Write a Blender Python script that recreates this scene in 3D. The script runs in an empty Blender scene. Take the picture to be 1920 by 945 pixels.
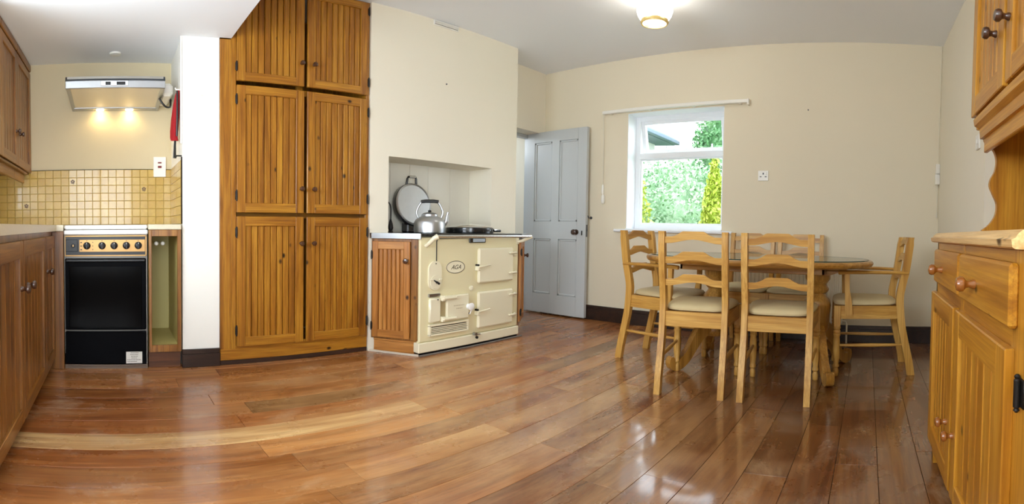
import bpy, bmesh, math, random
from mathutils import Matrix, Vector
R_ = math.radians
PI = math.pi
rng = random.Random(7)
SC = bpy.context.scene
COL = SC.collection

# ------------------------------------------------------------------ camera, world, lights, exposure
cd = bpy.data.cameras.new('camera')
cd.type = 'PANO'
cd.panorama_type = 'EQUIRECTANGULAR'
FPX, VC = 900.105, 449.4746
cd.longitude_min, cd.longitude_max = -960 / FPX, 960 / FPX
cd.latitude_max, cd.latitude_min = VC / FPX, -(945 - VC) / FPX
cd.clip_start = 0.02
cam = bpy.data.objects.new('camera', cd); COL.objects.link(cam)
Fv = Vector((-0.67472855, 0.73769546, -0.02338354))
Rv = Vector((0.73755299, 0.67510213, 0.01589663))
Uv = Vector((-0.02751315, 0.00652069, 0.99960017))
cam.matrix_world = Matrix(((Rv.x, Uv.x, -Fv.x, 0), (Rv.y, Uv.y, -Fv.y, 0), (Rv.z, Uv.z, -Fv.z, 0.9), (0, 0, 0, 1)))
SC.camera = cam

world = bpy.data.worlds.new('sky'); SC.world = world; world.use_nodes = True
bg = world.node_tree.nodes['Background']
bg.inputs[0].default_value = (0.84, 0.93, 1.0, 1); bg.inputs[1].default_value = 5.0

def area(name, loc, rot, sx, sy, power, color):
    l = bpy.data.lights.new(name, 'AREA'); l.shape = 'RECTANGLE'; l.size = sx; l.size_y = sy
    l.energy = power; l.color = color
    o = bpy.data.objects.new(name, l); COL.objects.link(o); o.location = loc; o.rotation_euler = rot
    return o
# daylight coming in through the two windows that lie behind the camera
area('daylight_window_right', (0.98, -0.22, 1.12), (0, R_(90), 0), 1.6, 1.1, 42, (0.86, 0.93, 1.0))
area('daylight_window_left', (-1.45, -1.22, 1.52), (R_(90), 0, 0), 1.6, 0.9, 50, (0.80, 0.90, 1.0))
hl = bpy.data.lights.new('hall_fill', 'POINT'); hl.energy = 16; hl.color = (0.9, 0.95, 1.0); hl.shadow_soft_size = 0.12
ho = bpy.data.objects.new('hall_fill', hl); COL.objects.link(ho); ho.location = (-4.3, 3.1, 2.0)  # unseen point light, added to brighten the hall

SC.view_settings.view_transform = 'Standard'
SC.view_settings.look = 'None'
SC.view_settings.gamma = 1.0
SC.view_settings.use_curve_mapping = False
SC.view_settings.exposure = 0.38
SC.cycles.use_denoising = True
SC.cycles.max_bounces = 10
SC.cycles.diffuse_bounces = 6
SC.cycles.transparent_max_bounces = 16
SC.cycles.sample_clamp_indirect = 6.0
LAMP_STRENGTH = 7.5

# ------------------------------------------------------------------ materials
def srgb(r, g, b):
    f = lambda c: (c / 255 / 12.92) if c / 255 <= 0.04045 else ((c / 255 + 0.055) / 1.055) ** 2.4
    return (f(r), f(g), f(b), 1.0)

def newmat(name):
    m = bpy.data.materials.new(name); m.use_nodes = True
    nt = m.node_tree
    return m, nt, nt.nodes['Principled BSDF']

def L(nt, a, b): nt.links.new(a, b)

def mix(nt, fac, a, b, mode='MIX'):
    n = nt.nodes.new('ShaderNodeMix'); n.data_type = 'RGBA'; n.blend_type = mode
    for s, v in ((n.inputs['Factor'], fac), (n.inputs['A'], a), (n.inputs['B'], b)):
        if hasattr(v, 'is_output'): L(nt, v, s)
        else: s.default_value = v
    return n.outputs['Result']

def ramp(nt, src, stops):
    n = nt.nodes.new('ShaderNodeValToRGB')
    el = n.color_ramp.elements
    while len(el) < len(stops): el.new(0.5)
    for e, (p, c) in zip(el, stops):
        e.position = p; e.color = c if len(c) == 4 else (*c, 1)
    L(nt, src, n.inputs[0])
    return n.outputs[0]

def g(v): return (v, v, v, 1)

def coords(nt, scale, randomize=True):
    tc = nt.nodes.new('ShaderNodeTexCoord')
    out = tc.outputs['Object']
    if randomize:
        oi = nt.nodes.new('ShaderNodeObjectInfo')
        mul = nt.nodes.new('ShaderNodeVectorMath'); mul.operation = 'SCALE'
        comb = nt.nodes.new('ShaderNodeCombineXYZ')
        L(nt, oi.outputs['Random'], comb.inputs[0]); L(nt, oi.outputs['Random'], comb.inputs[1]); L(nt, oi.outputs['Random'], comb.inputs[2])
        L(nt, comb.outputs[0], mul.inputs[0]); mul.inputs['Scale'].default_value = 37.0
        add = nt.nodes.new('ShaderNodeVectorMath'); add.operation = 'ADD'
        L(nt, out, add.inputs[0]); L(nt, mul.outputs[0], add.inputs[1]); out = add.outputs[0]
    sc = nt.nodes.new('ShaderNodeVectorMath'); sc.operation = 'MULTIPLY'
    L(nt, out, sc.inputs[0]); sc.inputs[1].default_value = scale
    return sc.outputs[0]

def noise(nt, vec, scale, detail=4, rough=0.55, dist=0.0):
    n = nt.nodes.new('ShaderNodeTexNoise')
    n.inputs['Scale'].default_value = scale; n.inputs['Detail'].default_value = detail
    n.inputs['Roughness'].default_value = rough; n.inputs['Distortion'].default_value = dist
    L(nt, vec, n.inputs['Vector'])
    return n.outputs['Fac']

def bump(nt, bsdf, h, strength, dist=0.002):
    b = nt.nodes.new('ShaderNodeBump'); b.inputs['Strength'].default_value = strength; b.inputs['Distance'].default_value = dist
    L(nt, h, b.inputs['Height']); L(nt, b.outputs[0], bsdf.inputs['Normal'])

def plain(name, col, rough=0.5, metal=0.0, spec=0.5, coat=0.0, mottle=0.0, mscale=3.0, bumpy=0.0):
    m, nt, b = newmat(name)
    b.inputs['Roughness'].default_value = rough; b.inputs['Metallic'].default_value = metal
    b.inputs['Specular IOR Level'].default_value = spec; b.inputs['Coat Weight'].default_value = coat
    b.inputs['Coat Roughness'].default_value = 0.08
    v = coords(nt, (1, 1, 1), False)
    n = noise(nt, v, mscale, 5)
    k = max(mottle, 0.02)
    c2 = tuple(max(0, c * (1 - k)) for c in col[:3]) + (1,)
    L(nt, mix(nt, n, col, c2), b.inputs['Base Color'])
    if bumpy: bump(nt, b, noise(nt, v, 140, 3), bumpy, 0.001)
    return m

def wood(name, light, mid, dark, axis, rough=0.36, coat=0.15, knots=0.6, kscale=1.0, tint=False, grain=1.0):
    m, nt, b = newmat(name)
    long_, wide = 1.0, 17.0
    s = [wide, wide, wide]; s['xyz'.index(axis)] = long_
    v = coords(nt, tuple(s))
    n1 = noise(nt, v, 1.0 * grain, 6, 0.62, 0.7)
    c = ramp(nt, n1, [(0.30, dark), (0.46, mid), (0.66, light)])
    s2 = [130.0] * 3; s2['xyz'.index(axis)] = 4.0
    v2 = coords(nt, tuple(s2))
    n2 = noise(nt, v2, 1.0, 3, 0.6)
    c = mix(nt, ramp(nt, n2, [(0.35, g(0.55)), (0.6, g(0.0))]), c, dark)
    if knots:
        s3 = [11.0 * kscale] * 3; s3['xyz'.index(axis)] = 7.5 * kscale
        v3 = coords(nt, tuple(s3))
        vo = nt.nodes.new('ShaderNodeTexVoronoi'); vo.inputs['Scale'].default_value = 1.0
        L(nt, v3, vo.inputs['Vector'])
        kd = ramp(nt, vo.outputs['Distance'], [(0.06, g(1.0)), (0.10, g(0.7)), (0.16, g(0.0))])
        sep = nt.nodes.new('ShaderNodeSeparateColor'); L(nt, vo.outputs['Color'], sep.inputs[0])
        km = ramp(nt, sep.outputs[0], [(1 - knots * 0.35 - 0.01, g(0.0)), (1 - knots * 0.35, g(1.0))])
        f = mix(nt, 1.0, kd, km, 'MULTIPLY')
        kc = tuple(x * 0.16 for x in dark[:3]) + (1,)
        c = mix(nt, f, c, kc)
    if tint:
        oi = nt.nodes.new('ShaderNodeObjectInfo')
        c = mix(nt, 1.0, c, oi.outputs['Color'], 'MULTIPLY')
    L(nt, c, b.inputs['Base Color'])
    b.inputs['Roughness'].default_value = rough
    b.inputs['Coat Weight'].default_value = coat; b.inputs['Coat Roughness'].default_value = 0.2
    bump(nt, b, n2, 0.12, 0.001)
    return m

def woodset(name, light, mid, dark, **k):
    return {a: wood(f'{name}_grain_{a}', light, mid, dark, a, **k) for a in 'xyz'}

PINE = woodset('wardrobe_pine', srgb(188, 132, 40), srgb(160, 102, 24), srgb(110, 62, 12), knots=1.25)
OLDP = woodset('kitchen_pine', srgb(166, 114, 50), srgb(138, 88, 32), srgb(90, 54, 20), knots=0.45)
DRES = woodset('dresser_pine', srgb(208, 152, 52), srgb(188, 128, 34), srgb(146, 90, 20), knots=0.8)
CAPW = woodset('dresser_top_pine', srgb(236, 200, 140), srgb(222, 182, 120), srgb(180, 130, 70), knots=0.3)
CHAR = woodset('chair_pine', srgb(218, 174, 94), srgb(198, 150, 68), srgb(160, 108, 38), knots=0.3, rough=0.42, coat=0.06)
TABL = woodset('table_pine', srgb(206, 158, 80), srgb(180, 128, 52), srgb(130, 86, 28), knots=0.2, rough=0.3, coat=0.3)
WALNUT = plain('dark_wood_knob', srgb(74, 44, 26), 0.3, coat=0.4)
KNOBP = plain('dresser_knob_pine', srgb(158, 94, 34), 0.25, coat=0.5, mottle=0.2, mscale=30)
SKIRT = wood('dark_skirting_wood', srgb(64, 40, 28), srgb(46, 29, 21), srgb(28, 18, 14), 'y', knots=0.0, rough=0.4, coat=0.1)
TOEK = wood('brown_plinth_wood', srgb(120, 74, 40), srgb(94, 54, 28), srgb(60, 34, 18), 'y', knots=0.2, rough=0.5, coat=0.0)

CREAM = plain('cream_wall_paint', srgb(238, 231, 212), 0.75, spec=0.25, mottle=0.05, mscale=1.6, bumpy=0.08)
FARP = plain('cream_far_wall_paint', srgb(230, 220, 196), 0.75, spec=0.25, mottle=0.05, mscale=1.4, bumpy=0.08)
WHITEP = plain('white_wall_paint', srgb(240, 238, 230), 0.7, spec=0.25, mottle=0.04, mscale=2.0, bumpy=0.06)
CEIL = plain('white_ceiling_paint', srgb(238, 241, 245), 0.8, spec=0.2, mottle=0.04, mscale=0.9)
RECESS = plain('pale_recess_boards', srgb(228, 224, 210), 0.5, mottle=0.08, mscale=3)
DOORP = plain('pale_gloss_door_paint', srgb(194, 198, 198), 0.32, mottle=0.04)
HALLP = plain('hall_wall_paint', srgb(205, 214, 222), 0.7)
UPVC = plain('white_window_plastic', srgb(238, 242, 246), 0.3)
WPLAST = plain('white_plastic', srgb(238, 236, 228), 0.35)
HOBW = plain('white_enamel', srgb(245, 245, 242), 0.22, coat=0.4)
ENAMEL = plain('cream_enamel', srgb(233, 223, 182), 0.22, coat=0.5, mottle=0.03)
ENAMEL2 = plain('pale_cream_enamel', srgb(238, 230, 200), 0.22, coat=0.5)
BLACKE = plain('black_enamel', srgb(22, 23, 26), 0.25, coat=0.4)
BLACKP = plain('black_plastic', srgb(18, 18, 19), 0.4)
OVENG = plain('dark_oven_glass', srgb(8, 7, 7), 0.15, spec=0.04)
OVENP = plain('dark_oven_panel', srgb(7, 7, 10), 0.45, spec=0.04)
GOLD = plain('bronze_control_panel', srgb(190, 146, 84), 0.35, metal=0.35, mottle=0.1, mscale=25)
STEEL = plain('brushed_steel', srgb(186, 188, 190), 0.3, metal=1.0, mottle=0.15, mscale=8)
STEELD = plain('dark_steel', srgb(92, 96, 102), 0.35, metal=0.8, mottle=0.15)
CHROME = plain('chrome', srgb(232, 234, 236), 0.22, metal=1.0)
ALU = plain('polished_aluminium', srgb(206, 210, 214), 0.36, metal=1.0, mottle=0.18, mscale=14)
HOODF = plain('hood_filter_cream', srgb(222, 212, 186), 0.4, mottle=0.06)
IRON = plain('black_iron', srgb(30, 27, 25), 0.5, metal=0.4)
WORKT = plain('cream_speckled_worktop', srgb(226, 214, 184), 0.35, mottle=0.25, mscale=160)
GROUT = plain('pale_grout', srgb(206, 180, 100), 0.8)
NICHE = plain('shaded_cream_lining', srgb(188, 174, 108), 0.55)  # cream darkened to carry the shade of the niche's depth
RED = plain('red_cloth', srgb(168, 14, 24), 0.85, mottle=0.3, mscale=30)
CUSH = plain('beige_seat_fabric', srgb(208, 190, 146), 0.9, mottle=0.12, mscale=9, bumpy=0.3)
RADW = plain('white_radiator_enamel', srgb(236, 232, 216), 0.35)
PAPER = plain('white_paper', srgb(226, 224, 216), 0.7)
INK = plain('grey_print', srgb(110, 104, 98), 0.7)
BADGE = plain('dark_badge_line', srgb(70, 64, 50), 0.5)
REDSW = plain('red_switch', srgb(120, 30, 24), 0.4)
SUBFL = plain('dark_gap', srgb(34, 22, 15), 0.9)
MOTIF = plain('brown_tile_motif', srgb(96, 66, 22), 0.4)
CORDM = plain('white_cord', srgb(228, 222, 205), 0.7)
SLATE = plain('blue_grey_slate', srgb(120, 136, 154), 0.6, mottle=0.3, mscale=6)
RENDERW = plain('pale_house_render', srgb(226, 224, 220), 0.8)
GRASS = plain('grass', srgb(92, 128, 56), 0.9, mottle=0.4, mscale=4)
BARK = plain('bark', srgb(92, 76, 58), 0.9, mottle=0.4, mscale=12)
AMBER = plain('amber_glass_rim', srgb(236, 206, 130), 0.25)

def tile_mat():
    m, nt, b = newmat('mustard_wall_tile')
    oi = nt.nodes.new('ShaderNodeObjectInfo')
    c = ramp(nt, oi.outputs['Random'], [(0.0, srgb(196, 160, 62)), (0.35, srgb(204, 170, 72)), (0.7, srgb(212, 180, 84)), (1.0, srgb(200, 162, 58))])
    v = coords(nt, (1, 1, 1))
    c = mix(nt, noise(nt, v, 40, 3), c, srgb(178, 142, 56))
    L(nt, c, b.inputs['Base Color']); b.inputs['Roughness'].default_value = 0.28
    b.inputs['Coat Weight'].default_value = 0.3
    return m
TILE = tile_mat()

def floor_mat():
    m, nt, b = newmat('worn_floor_plank')
    v = coords(nt, (13, 0.9, 13))
    n1 = noise(nt, v, 1.0, 7, 0.65, 0.9)
    c = ramp(nt, n1, [(0.25, srgb(112, 66, 33)), (0.45, srgb(152, 95, 50)), (0.70, srgb(186, 130, 76))])
    v2 = coords(nt, (90, 3.0, 90)); n2 = noise(nt, v2, 1.0, 4, 0.6)
    c = mix(nt, ramp(nt, n2, [(0.36, g(0.35)), (0.56, g(0.0))]), c, srgb(96, 54, 28))
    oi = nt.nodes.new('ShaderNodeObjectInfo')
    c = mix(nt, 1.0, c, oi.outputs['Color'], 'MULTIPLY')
    v3 = coords(nt, (5.0, 2.2, 5.0), False); n3 = noise(nt, v3, 1.0, 8, 0.72, 0.4)
    wear = ramp(nt, n3, [(0.54, g(0.0)), (0.72, g(0.5))])
    c = mix(nt, wear, c, srgb(192, 164, 132))
    # paler patch: window and door sheen painted in, plus lighter worn planks
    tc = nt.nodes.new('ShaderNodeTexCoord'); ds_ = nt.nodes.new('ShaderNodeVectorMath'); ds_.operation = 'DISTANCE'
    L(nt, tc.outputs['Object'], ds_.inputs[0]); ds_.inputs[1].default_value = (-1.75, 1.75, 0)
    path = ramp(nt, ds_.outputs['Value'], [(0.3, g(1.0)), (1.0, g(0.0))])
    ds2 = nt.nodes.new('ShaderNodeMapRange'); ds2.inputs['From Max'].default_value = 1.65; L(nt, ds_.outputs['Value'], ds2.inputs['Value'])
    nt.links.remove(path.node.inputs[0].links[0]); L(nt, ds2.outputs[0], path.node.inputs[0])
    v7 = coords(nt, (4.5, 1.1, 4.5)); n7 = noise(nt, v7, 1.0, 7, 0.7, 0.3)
    sheen_wear = mix(nt, 1.0, path, ramp(nt, n7, [(0.38, g(0.0)), (0.64, g(0.72))]), 'MULTIPLY')
    c = mix(nt, sheen_wear, c, srgb(214, 170, 116))
    v5 = coords(nt, (26, 5.0, 26), False); n5 = noise(nt, v5, 1.0, 6, 0.7, 0.2)
    c = mix(nt, ramp(nt, n5, [(0.64, g(0.0)), (0.74, g(0.4))]), c, srgb(70, 42, 26))
    v6 = coords(nt, (55, 14, 55), False); n6 = noise(nt, v6, 1.0, 5, 0.75)
    c = mix(nt, ramp(nt, n6, [(0.68, g(0.0)), (0.78, g(0.55))]), c, srgb(214, 190, 160))
    L(nt, c, b.inputs['Base Color'])
    v4 = coords(nt, (2.2, 1.6, 2.2), False); n4 = noise(nt, v4, 1.0, 6, 0.65)
    r = ramp(nt, n4, [(0.3, g(0.16)), (0.7, g(0.40))])
    L(nt, r, b.inputs['Roughness'])
    b.inputs['Specular IOR Level'].default_value = 0.5
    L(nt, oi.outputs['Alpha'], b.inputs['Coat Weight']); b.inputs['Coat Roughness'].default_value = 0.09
    bump(nt, b, n1, 0.12, 0.003)
    return m
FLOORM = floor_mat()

def glass_mat(name, tint=(1, 1, 1, 1), refl=0.07):
    m = bpy.data.materials.new(name); m.use_nodes = True; nt = m.node_tree
    nt.nodes.remove(nt.nodes['Principled BSDF'])
    t = nt.nodes.new('ShaderNodeBsdfTransparent'); t.inputs[0].default_value = tint
    gl = nt.nodes.new('ShaderNodeBsdfGlossy'); gl.inputs['Roughness'].default_value = 0.02
    fr = nt.nodes.new('ShaderNodeFresnel'); fr.inputs[0].default_value = 1.45
    mx = nt.nodes.new('ShaderNodeMixShader')
    geo = nt.nodes.new('ShaderNodeNewGeometry')
    fm = nt.nodes.new('ShaderNodeMath'); fm.operation = 'SUBTRACT'; fm.use_clamp = True
    L(nt, fr.outputs[0], fm.inputs[0]); L(nt, geo.outputs['Backfacing'], fm.inputs[1])
    L(nt, fm.outputs[0], mx.inputs[0]); L(nt, t.outputs[0], mx.inputs[1]); L(nt, gl.outputs[0], mx.inputs[2])
    L(nt, mx.outputs[0], nt.nodes['Material Output'].inputs[0])
    return m
GLASS = glass_mat('window_glass')
TGLASS = glass_mat('table_glass', (0.93, 0.98, 0.96, 1))
TGEDGE = plain('green_glass_edge', srgb(40, 74, 70), 0.15)

def emit_mat(name, col, strength):
    m = bpy.data.materials.new(name); m.use_nodes = True; nt = m.node_tree
    b = nt.nodes['Principled BSDF']
    b.inputs['Base Color'].default_value = col
    b.inputs['Emission Color'].default_value = col; b.inputs['Emission Strength'].default_value = strength
    return m
LAMPG = emit_mat('glowing_lamp_glass', (1.0, 0.93, 0.82, 1), LAMP_STRENGTH)
HOODL = emit_mat('hood_bulb', (1.0, 0.78, 0.42, 1), 25.0)

def leaf_mat(name, a, b_, c_):
    m, nt, b = newmat(name)
    v = coords(nt, (1, 1, 1)); n = noise(nt, v, 2.5, 5, 0.7)
    L(nt, ramp(nt, n, [(0.3, a), (0.5, b_), (0.72, c_)]), b.inputs['Base Color'])
    b.inputs['Roughness'].default_value = 0.5
    return m
LEAF1 = leaf_mat('silvery_green_leaf', srgb(92, 130, 90), srgb(140, 174, 134), srgb(204, 218, 194))
LEAF2 = leaf_mat('yellow_green_leaf', srgb(122, 144, 36), srgb(160, 178, 60), srgb(204, 204, 108))
LEAF3 = leaf_mat('mid_green_leaf', srgb(64, 112, 66), srgb(98, 146, 94), srgb(150, 188, 136))
LEAF4 = leaf_mat('dark_hedge_leaf', srgb(70, 104, 66), srgb(104, 138, 96), srgb(150, 178, 130))

# ------------------------------------------------------------------ mesh builder
class MB:
    def __init__(s): s.v = []; s.f = []; s.m = []; s.s = []
    def add(s, vs, fs, mi=0, smooth=False):
        o = len(s.v); s.v += [tuple(v) for v in vs]
        for f in fs: s.f.append([i + o for i in f]); s.m.append(mi); s.s.append(smooth)
        return s
    def box(s, x0, x1, y0, y1, z0, z1, b=0.0, mi=0):
        if b <= 0:
            v = [(x, y, z) for x in (x0, x1) for y in (y0, y1) for z in (z0, z1)]
            return s.add(v, [(0, 1, 3, 2), (4, 6, 7, 5), (0, 4, 5, 1), (2, 3, 7, 6), (0, 2, 6, 4), (1, 5, 7, 3)], mi)
        c = ((x0 + x1) / 2, (y0 + y1) / 2, (z0 + z1) / 2); h = ((x1 - x0) / 2, (y1 - y0) / 2, (z1 - z0) / 2)
        idx = {}; vs = []
        for sx in (-1, 1):
            for sy in (-1, 1):
                for sz in (-1, 1):
                    for a in range(3):
                        d = [h[0] - b, h[1] - b, h[2] - b]; d[a] = h[a]
                        idx[(sx, sy, sz, a)] = len(vs)
                        vs.append((c[0] + sx * d[0], c[1] + sy * d[1], c[2] + sz * d[2]))
        fs = []
        S = (-1, 1)
        for a in range(3):
            p, q = (a + 1) % 3, (a + 2) % 3
            for sg in S:
                k = []
                for (u, w) in ((-1, -1), (1, -1), (1, 1), (-1, 1)):
                    t = [0, 0, 0]; t[a] = sg; t[p] = u; t[q] = w; k.append(idx[(*t, a)])
                fs.append(k if sg > 0 else k[::-1])
        for a in range(3):
            p, q = (a + 1) % 3, (a + 2) % 3
            for u in S:
                for w in S:
                    t0 = [0, 0, 0]; t0[p] = u; t0[q] = w; t1 = list(t0); t0[a] = -1; t1[a] = 1
                    k = [idx[(*t0, p)], idx[(*t1, p)], idx[(*t1, q)], idx[(*t0, q)]]
                    fs.append(k if u * w < 0 else k[::-1])
        for sx in S:
            for sy in S:
                for sz in S:
                    k = [idx[(sx, sy, sz, a)] for a in range(3)]
                    fs.append(k if sx * sy * sz > 0 else k[::-1])
        return s.add(vs, fs, mi)
    def loft(s, rings, mi=0, smooth=True, cap=True, closed=True):
        n = len(rings[0]); vs = [p for r in rings for p in r]; fs = []
        m = n if closed else n - 1
        for i in range(len(rings) - 1):
            for j in range(m):
                k = (j + 1) % n
                fs.append((i * n + j, i * n + k, (i + 1) * n + k, (i + 1) * n + j))
        s.add(vs, fs, mi, smooth)
        if cap and closed:
            o = len(s.v) - len(vs)
            s.f.append([o + j for j in range(n)][::-1]); s.m.append(mi); s.s.append(False)
            s.f.append([o + (len(rings) - 1) * n + j for j in range(n)]); s.m.append(mi); s.s.append(False)
        return s
    def prism(s, poly, plane, t0, t1, mi=0, smooth=False):
        def P(a, b, t):
            return {'xy': (a, b, t), 'xz': (a, t, b), 'yz': (t, a, b)}[plane]
        return s.loft([[P(a, b, t0) for a, b in poly], [P(a, b, t1) for a, b in poly]], mi, smooth)
    def lathe(s, prof, c=(0, 0, 0), axis='z', seg=20, mi=0, cap=True, sy=1.0):
        rings = []
        for r, h in prof:
            ring = []
            for k in range(seg):
                a = 2 * PI * k / seg; p, q = r * math.cos(a), r * math.sin(a) * sy
                ring.append({'z': (c[0] + p, c[1] + q, c[2] + h), 'y': (c[0] + p, c[1] + h, c[2] + q), 'x': (c[0] + h, c[1] + p, c[2] + q)}[axis])
            rings.append(ring)
        return s.loft(rings, mi, True, cap)
    def tube(s, pts, r, seg=8, mi=0, flat=1.0):
        pts = [Vector(p) for p in pts]; n = len(pts)
        rs = r if isinstance(r, (list, tuple)) else [r] * n
        rings = []; up = Vector((0, 0, 1))
        prev = None
        for i, p in enumerate(pts):
            d = (pts[min(i + 1, n - 1)] - pts[max(i - 1, 0)]).normalized()
            if prev is None:
                a = d.cross(up)
                if a.length < 0.05: a = d.cross(Vector((1, 0, 0)))
                a.normalize()
            else:
                a = (prev - d * prev.dot(d)).normalized()
            prev = a; b = d.cross(a)
            rings.append([tuple(p + a * (rs[i] * math.cos(2 * PI * k / seg)) + b * (rs[i] * flat * math.sin(2 * PI * k / seg))) for k in range(seg)])
        return s.loft(rings, mi, True)
    def mesh(s, name, mats, inv=None):
        me = bpy.data.meshes.new(name)
        vs = [inv @ Vector(v) for v in s.v] if inv is not None else s.v
        me.from_pydata([tuple(v) for v in vs], [], s.f)
        for m in mats: me.materials.append(m)
        me.polygons.foreach_set('material_index', s.m)
        me.polygons.foreach_set('use_smooth', s.s)
        bm = bmesh.new(); bm.from_mesh(me); bmesh.ops.recalc_face_normals(bm, faces=bm.faces); bm.to_mesh(me); bm.free()
        if any(s.s):
            try: me.set_sharp_from_angle(angle=R_(38))
            except Exception: pass
        me.update()
        return me

W = {}                                            # world matrix of every object made here
def mats_(m): return m if isinstance(m, (list, tuple)) else [m]

def put(name, mb, mat, parent=None, world=True, loc=None, rotz=0.0):
    """Link one mesh object. world=True: the builder holds room coordinates; else the parent's own."""
    M = Matrix.Identity(4)
    if loc is not None or rotz:
        M = Matrix.Translation(loc or (0, 0, 0)) @ Matrix.Rotation(rotz, 4, 'Z')
    PW = W.get(parent, Matrix.Identity(4))
    inv = (PW @ M).inverted() if world else None
    me = mb.mesh(name, mats_(mat), inv)
    return link(name, me, parent, M)

def link(name, me, parent=None, M=None):
    o = bpy.data.objects.new(name, me); COL.objects.link(o)
    M = M if M is not None else Matrix.Identity(4)
    if parent is not None: o.parent = parent
    o.matrix_local = M
    W[o] = W.get(parent, Matrix.Identity(4)) @ M
    return o

def thing(name, label, cat, loc=(0, 0, 0), rotz=0.0, group=None):
    o = bpy.data.objects.new(name, None); COL.objects.link(o)
    o.empty_display_size = 0.1
    M = Matrix.Translation(loc) @ Matrix.Rotation(rotz, 4, 'Z')
    o.matrix_local = M; W[o] = M
    o['label'] = label; o['category'] = cat
    if group: o['group'] = group
    return o

def tag(o, label, cat, group=None):
    o['label'] = label; o['category'] = cat
    if group: o['group'] = group
    return o

def struct(name, mb, mat, parent=None):
    o = put(name, mb, mat, parent)
    if parent is None: o['kind'] = 'structure'
    return o

def copy_tree(o, parent=None):
    c = o.copy(); COL.objects.link(c)
    if parent is not None: c.parent = parent
    for ch in list(o.children): copy_tree(ch, c)
    return c

def smooth_path(pts, n=6):
    out = []
    P = [pts[0]] + list(pts) + [pts[-1]]
    for i in range(1, len(P) - 2):
        p0, p1, p2, p3 = P[i - 1], P[i], P[i + 1], P[i + 2]
        for k in range(n):
            t = k / n
            out.append(tuple(0.5 * (2 * b + (c - a) * t + (2 * a - 5 * b + 4 * c - d) * t * t + (3 * b - a - 3 * c + d) * t ** 3) for a, b, c, d in zip(p0, p1, p2, p3)))
    out.append(tuple(pts[-1]))
    return out

def text_mb(body, size, depth, shear=0.0):
    cu = bpy.data.curves.new('lettering', 'FONT'); cu.body = body; cu.size = size; cu.extrude = depth; cu.shear = shear
    cu.align_x = 'CENTER'; cu.align_y = 'CENTER'
    o = bpy.data.objects.new('lettering', cu); COL.objects.link(o)
    me = bpy.data.meshes.new_from_object(o.evaluated_get(bpy.context.evaluated_depsgraph_get()))
    mb = MB()
    mb.add([tuple(v.co) for v in me.vertices], [tuple(p.vertices) for p in me.polygons])
    bpy.data.objects.remove(o); bpy.data.curves.remove(cu); bpy.data.meshes.remove(me)
    return mb

# ------------------------------------------------------------------ the room
H1, H2, YS = 2.62, 2.15, 0.736               # main ceiling, lower kitchen ceiling and where it ends
XB, YF, YL = -3.52, 4.028, -0.95             # back (cooker) wall, far (window) wall, left wall
XR, XRD = 0.59, 0.80                         # right wall, dresser recess
XBR = -2.93                                  # chimney breast face
XD = -3.23                                   # wall with the hall door

# floor with its planks
fl = struct('floor', MB().box(-5.6, 1.0, -1.15, 4.3, -0.12, -0.021), SUBFL)
PW_, X0 = 0.1545, 0.06
fixed = {15: [0.48], 14: [0.63, 1.53], 13: [0.55, 2.6], 12: [1.39, 2.33, 3.3], 11: [0.55, 1.47, 3.0], 10: [-0.4, 0.64, 2.1], 9: [0.78, 1.47, 2.9],
         8: [0.64, 2.4], 7: [-0.3, 1.47, 2.7], 6: [0.5, 2.0], 5: [0.2, 1.31, 2.5], 4: [1.46, 3.2], 3: [0.4, 2.3], 2: [0.6, 1.605, 3.1], 1: [0.9, 2.15], 0: [0.7, 1.745, 3.4], -1: [1.2, 2.6]}
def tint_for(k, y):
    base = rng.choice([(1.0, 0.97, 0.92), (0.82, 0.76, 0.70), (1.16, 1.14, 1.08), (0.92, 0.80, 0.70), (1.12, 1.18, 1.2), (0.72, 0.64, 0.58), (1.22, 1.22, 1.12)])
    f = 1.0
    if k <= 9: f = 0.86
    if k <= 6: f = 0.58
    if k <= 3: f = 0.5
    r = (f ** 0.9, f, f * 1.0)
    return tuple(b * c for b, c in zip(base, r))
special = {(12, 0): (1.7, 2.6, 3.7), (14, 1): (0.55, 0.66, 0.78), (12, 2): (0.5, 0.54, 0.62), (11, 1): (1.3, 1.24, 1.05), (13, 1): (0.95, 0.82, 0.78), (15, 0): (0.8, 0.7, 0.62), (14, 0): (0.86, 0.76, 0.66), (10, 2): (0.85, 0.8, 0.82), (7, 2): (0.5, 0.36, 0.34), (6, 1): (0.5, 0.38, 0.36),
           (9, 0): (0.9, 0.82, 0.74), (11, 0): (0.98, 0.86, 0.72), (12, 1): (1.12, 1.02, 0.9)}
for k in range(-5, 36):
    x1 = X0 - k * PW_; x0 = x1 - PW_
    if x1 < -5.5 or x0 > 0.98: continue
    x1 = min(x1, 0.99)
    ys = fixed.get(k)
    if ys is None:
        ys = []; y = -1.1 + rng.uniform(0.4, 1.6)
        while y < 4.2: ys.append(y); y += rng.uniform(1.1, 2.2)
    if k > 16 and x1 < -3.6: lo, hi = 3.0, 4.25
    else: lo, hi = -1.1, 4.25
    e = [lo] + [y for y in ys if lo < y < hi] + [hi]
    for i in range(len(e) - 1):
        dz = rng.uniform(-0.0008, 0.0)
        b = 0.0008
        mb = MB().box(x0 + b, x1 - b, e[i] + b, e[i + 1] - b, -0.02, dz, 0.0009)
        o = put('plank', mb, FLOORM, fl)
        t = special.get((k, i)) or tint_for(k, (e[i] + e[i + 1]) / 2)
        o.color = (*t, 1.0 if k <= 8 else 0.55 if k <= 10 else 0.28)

# ceilings
struct('ceiling', MB().box(-5.6, 1.0, YS - 0.09, 4.3, H1, H1 + 0.2), CEIL)
struct('ceiling', MB().box(-3.75, 1.0, -1.15, 0.662, H2, H1 + 0.2).box(-2.94, 1.0, 0.662, YS, H2, H1), CEIL)

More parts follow.
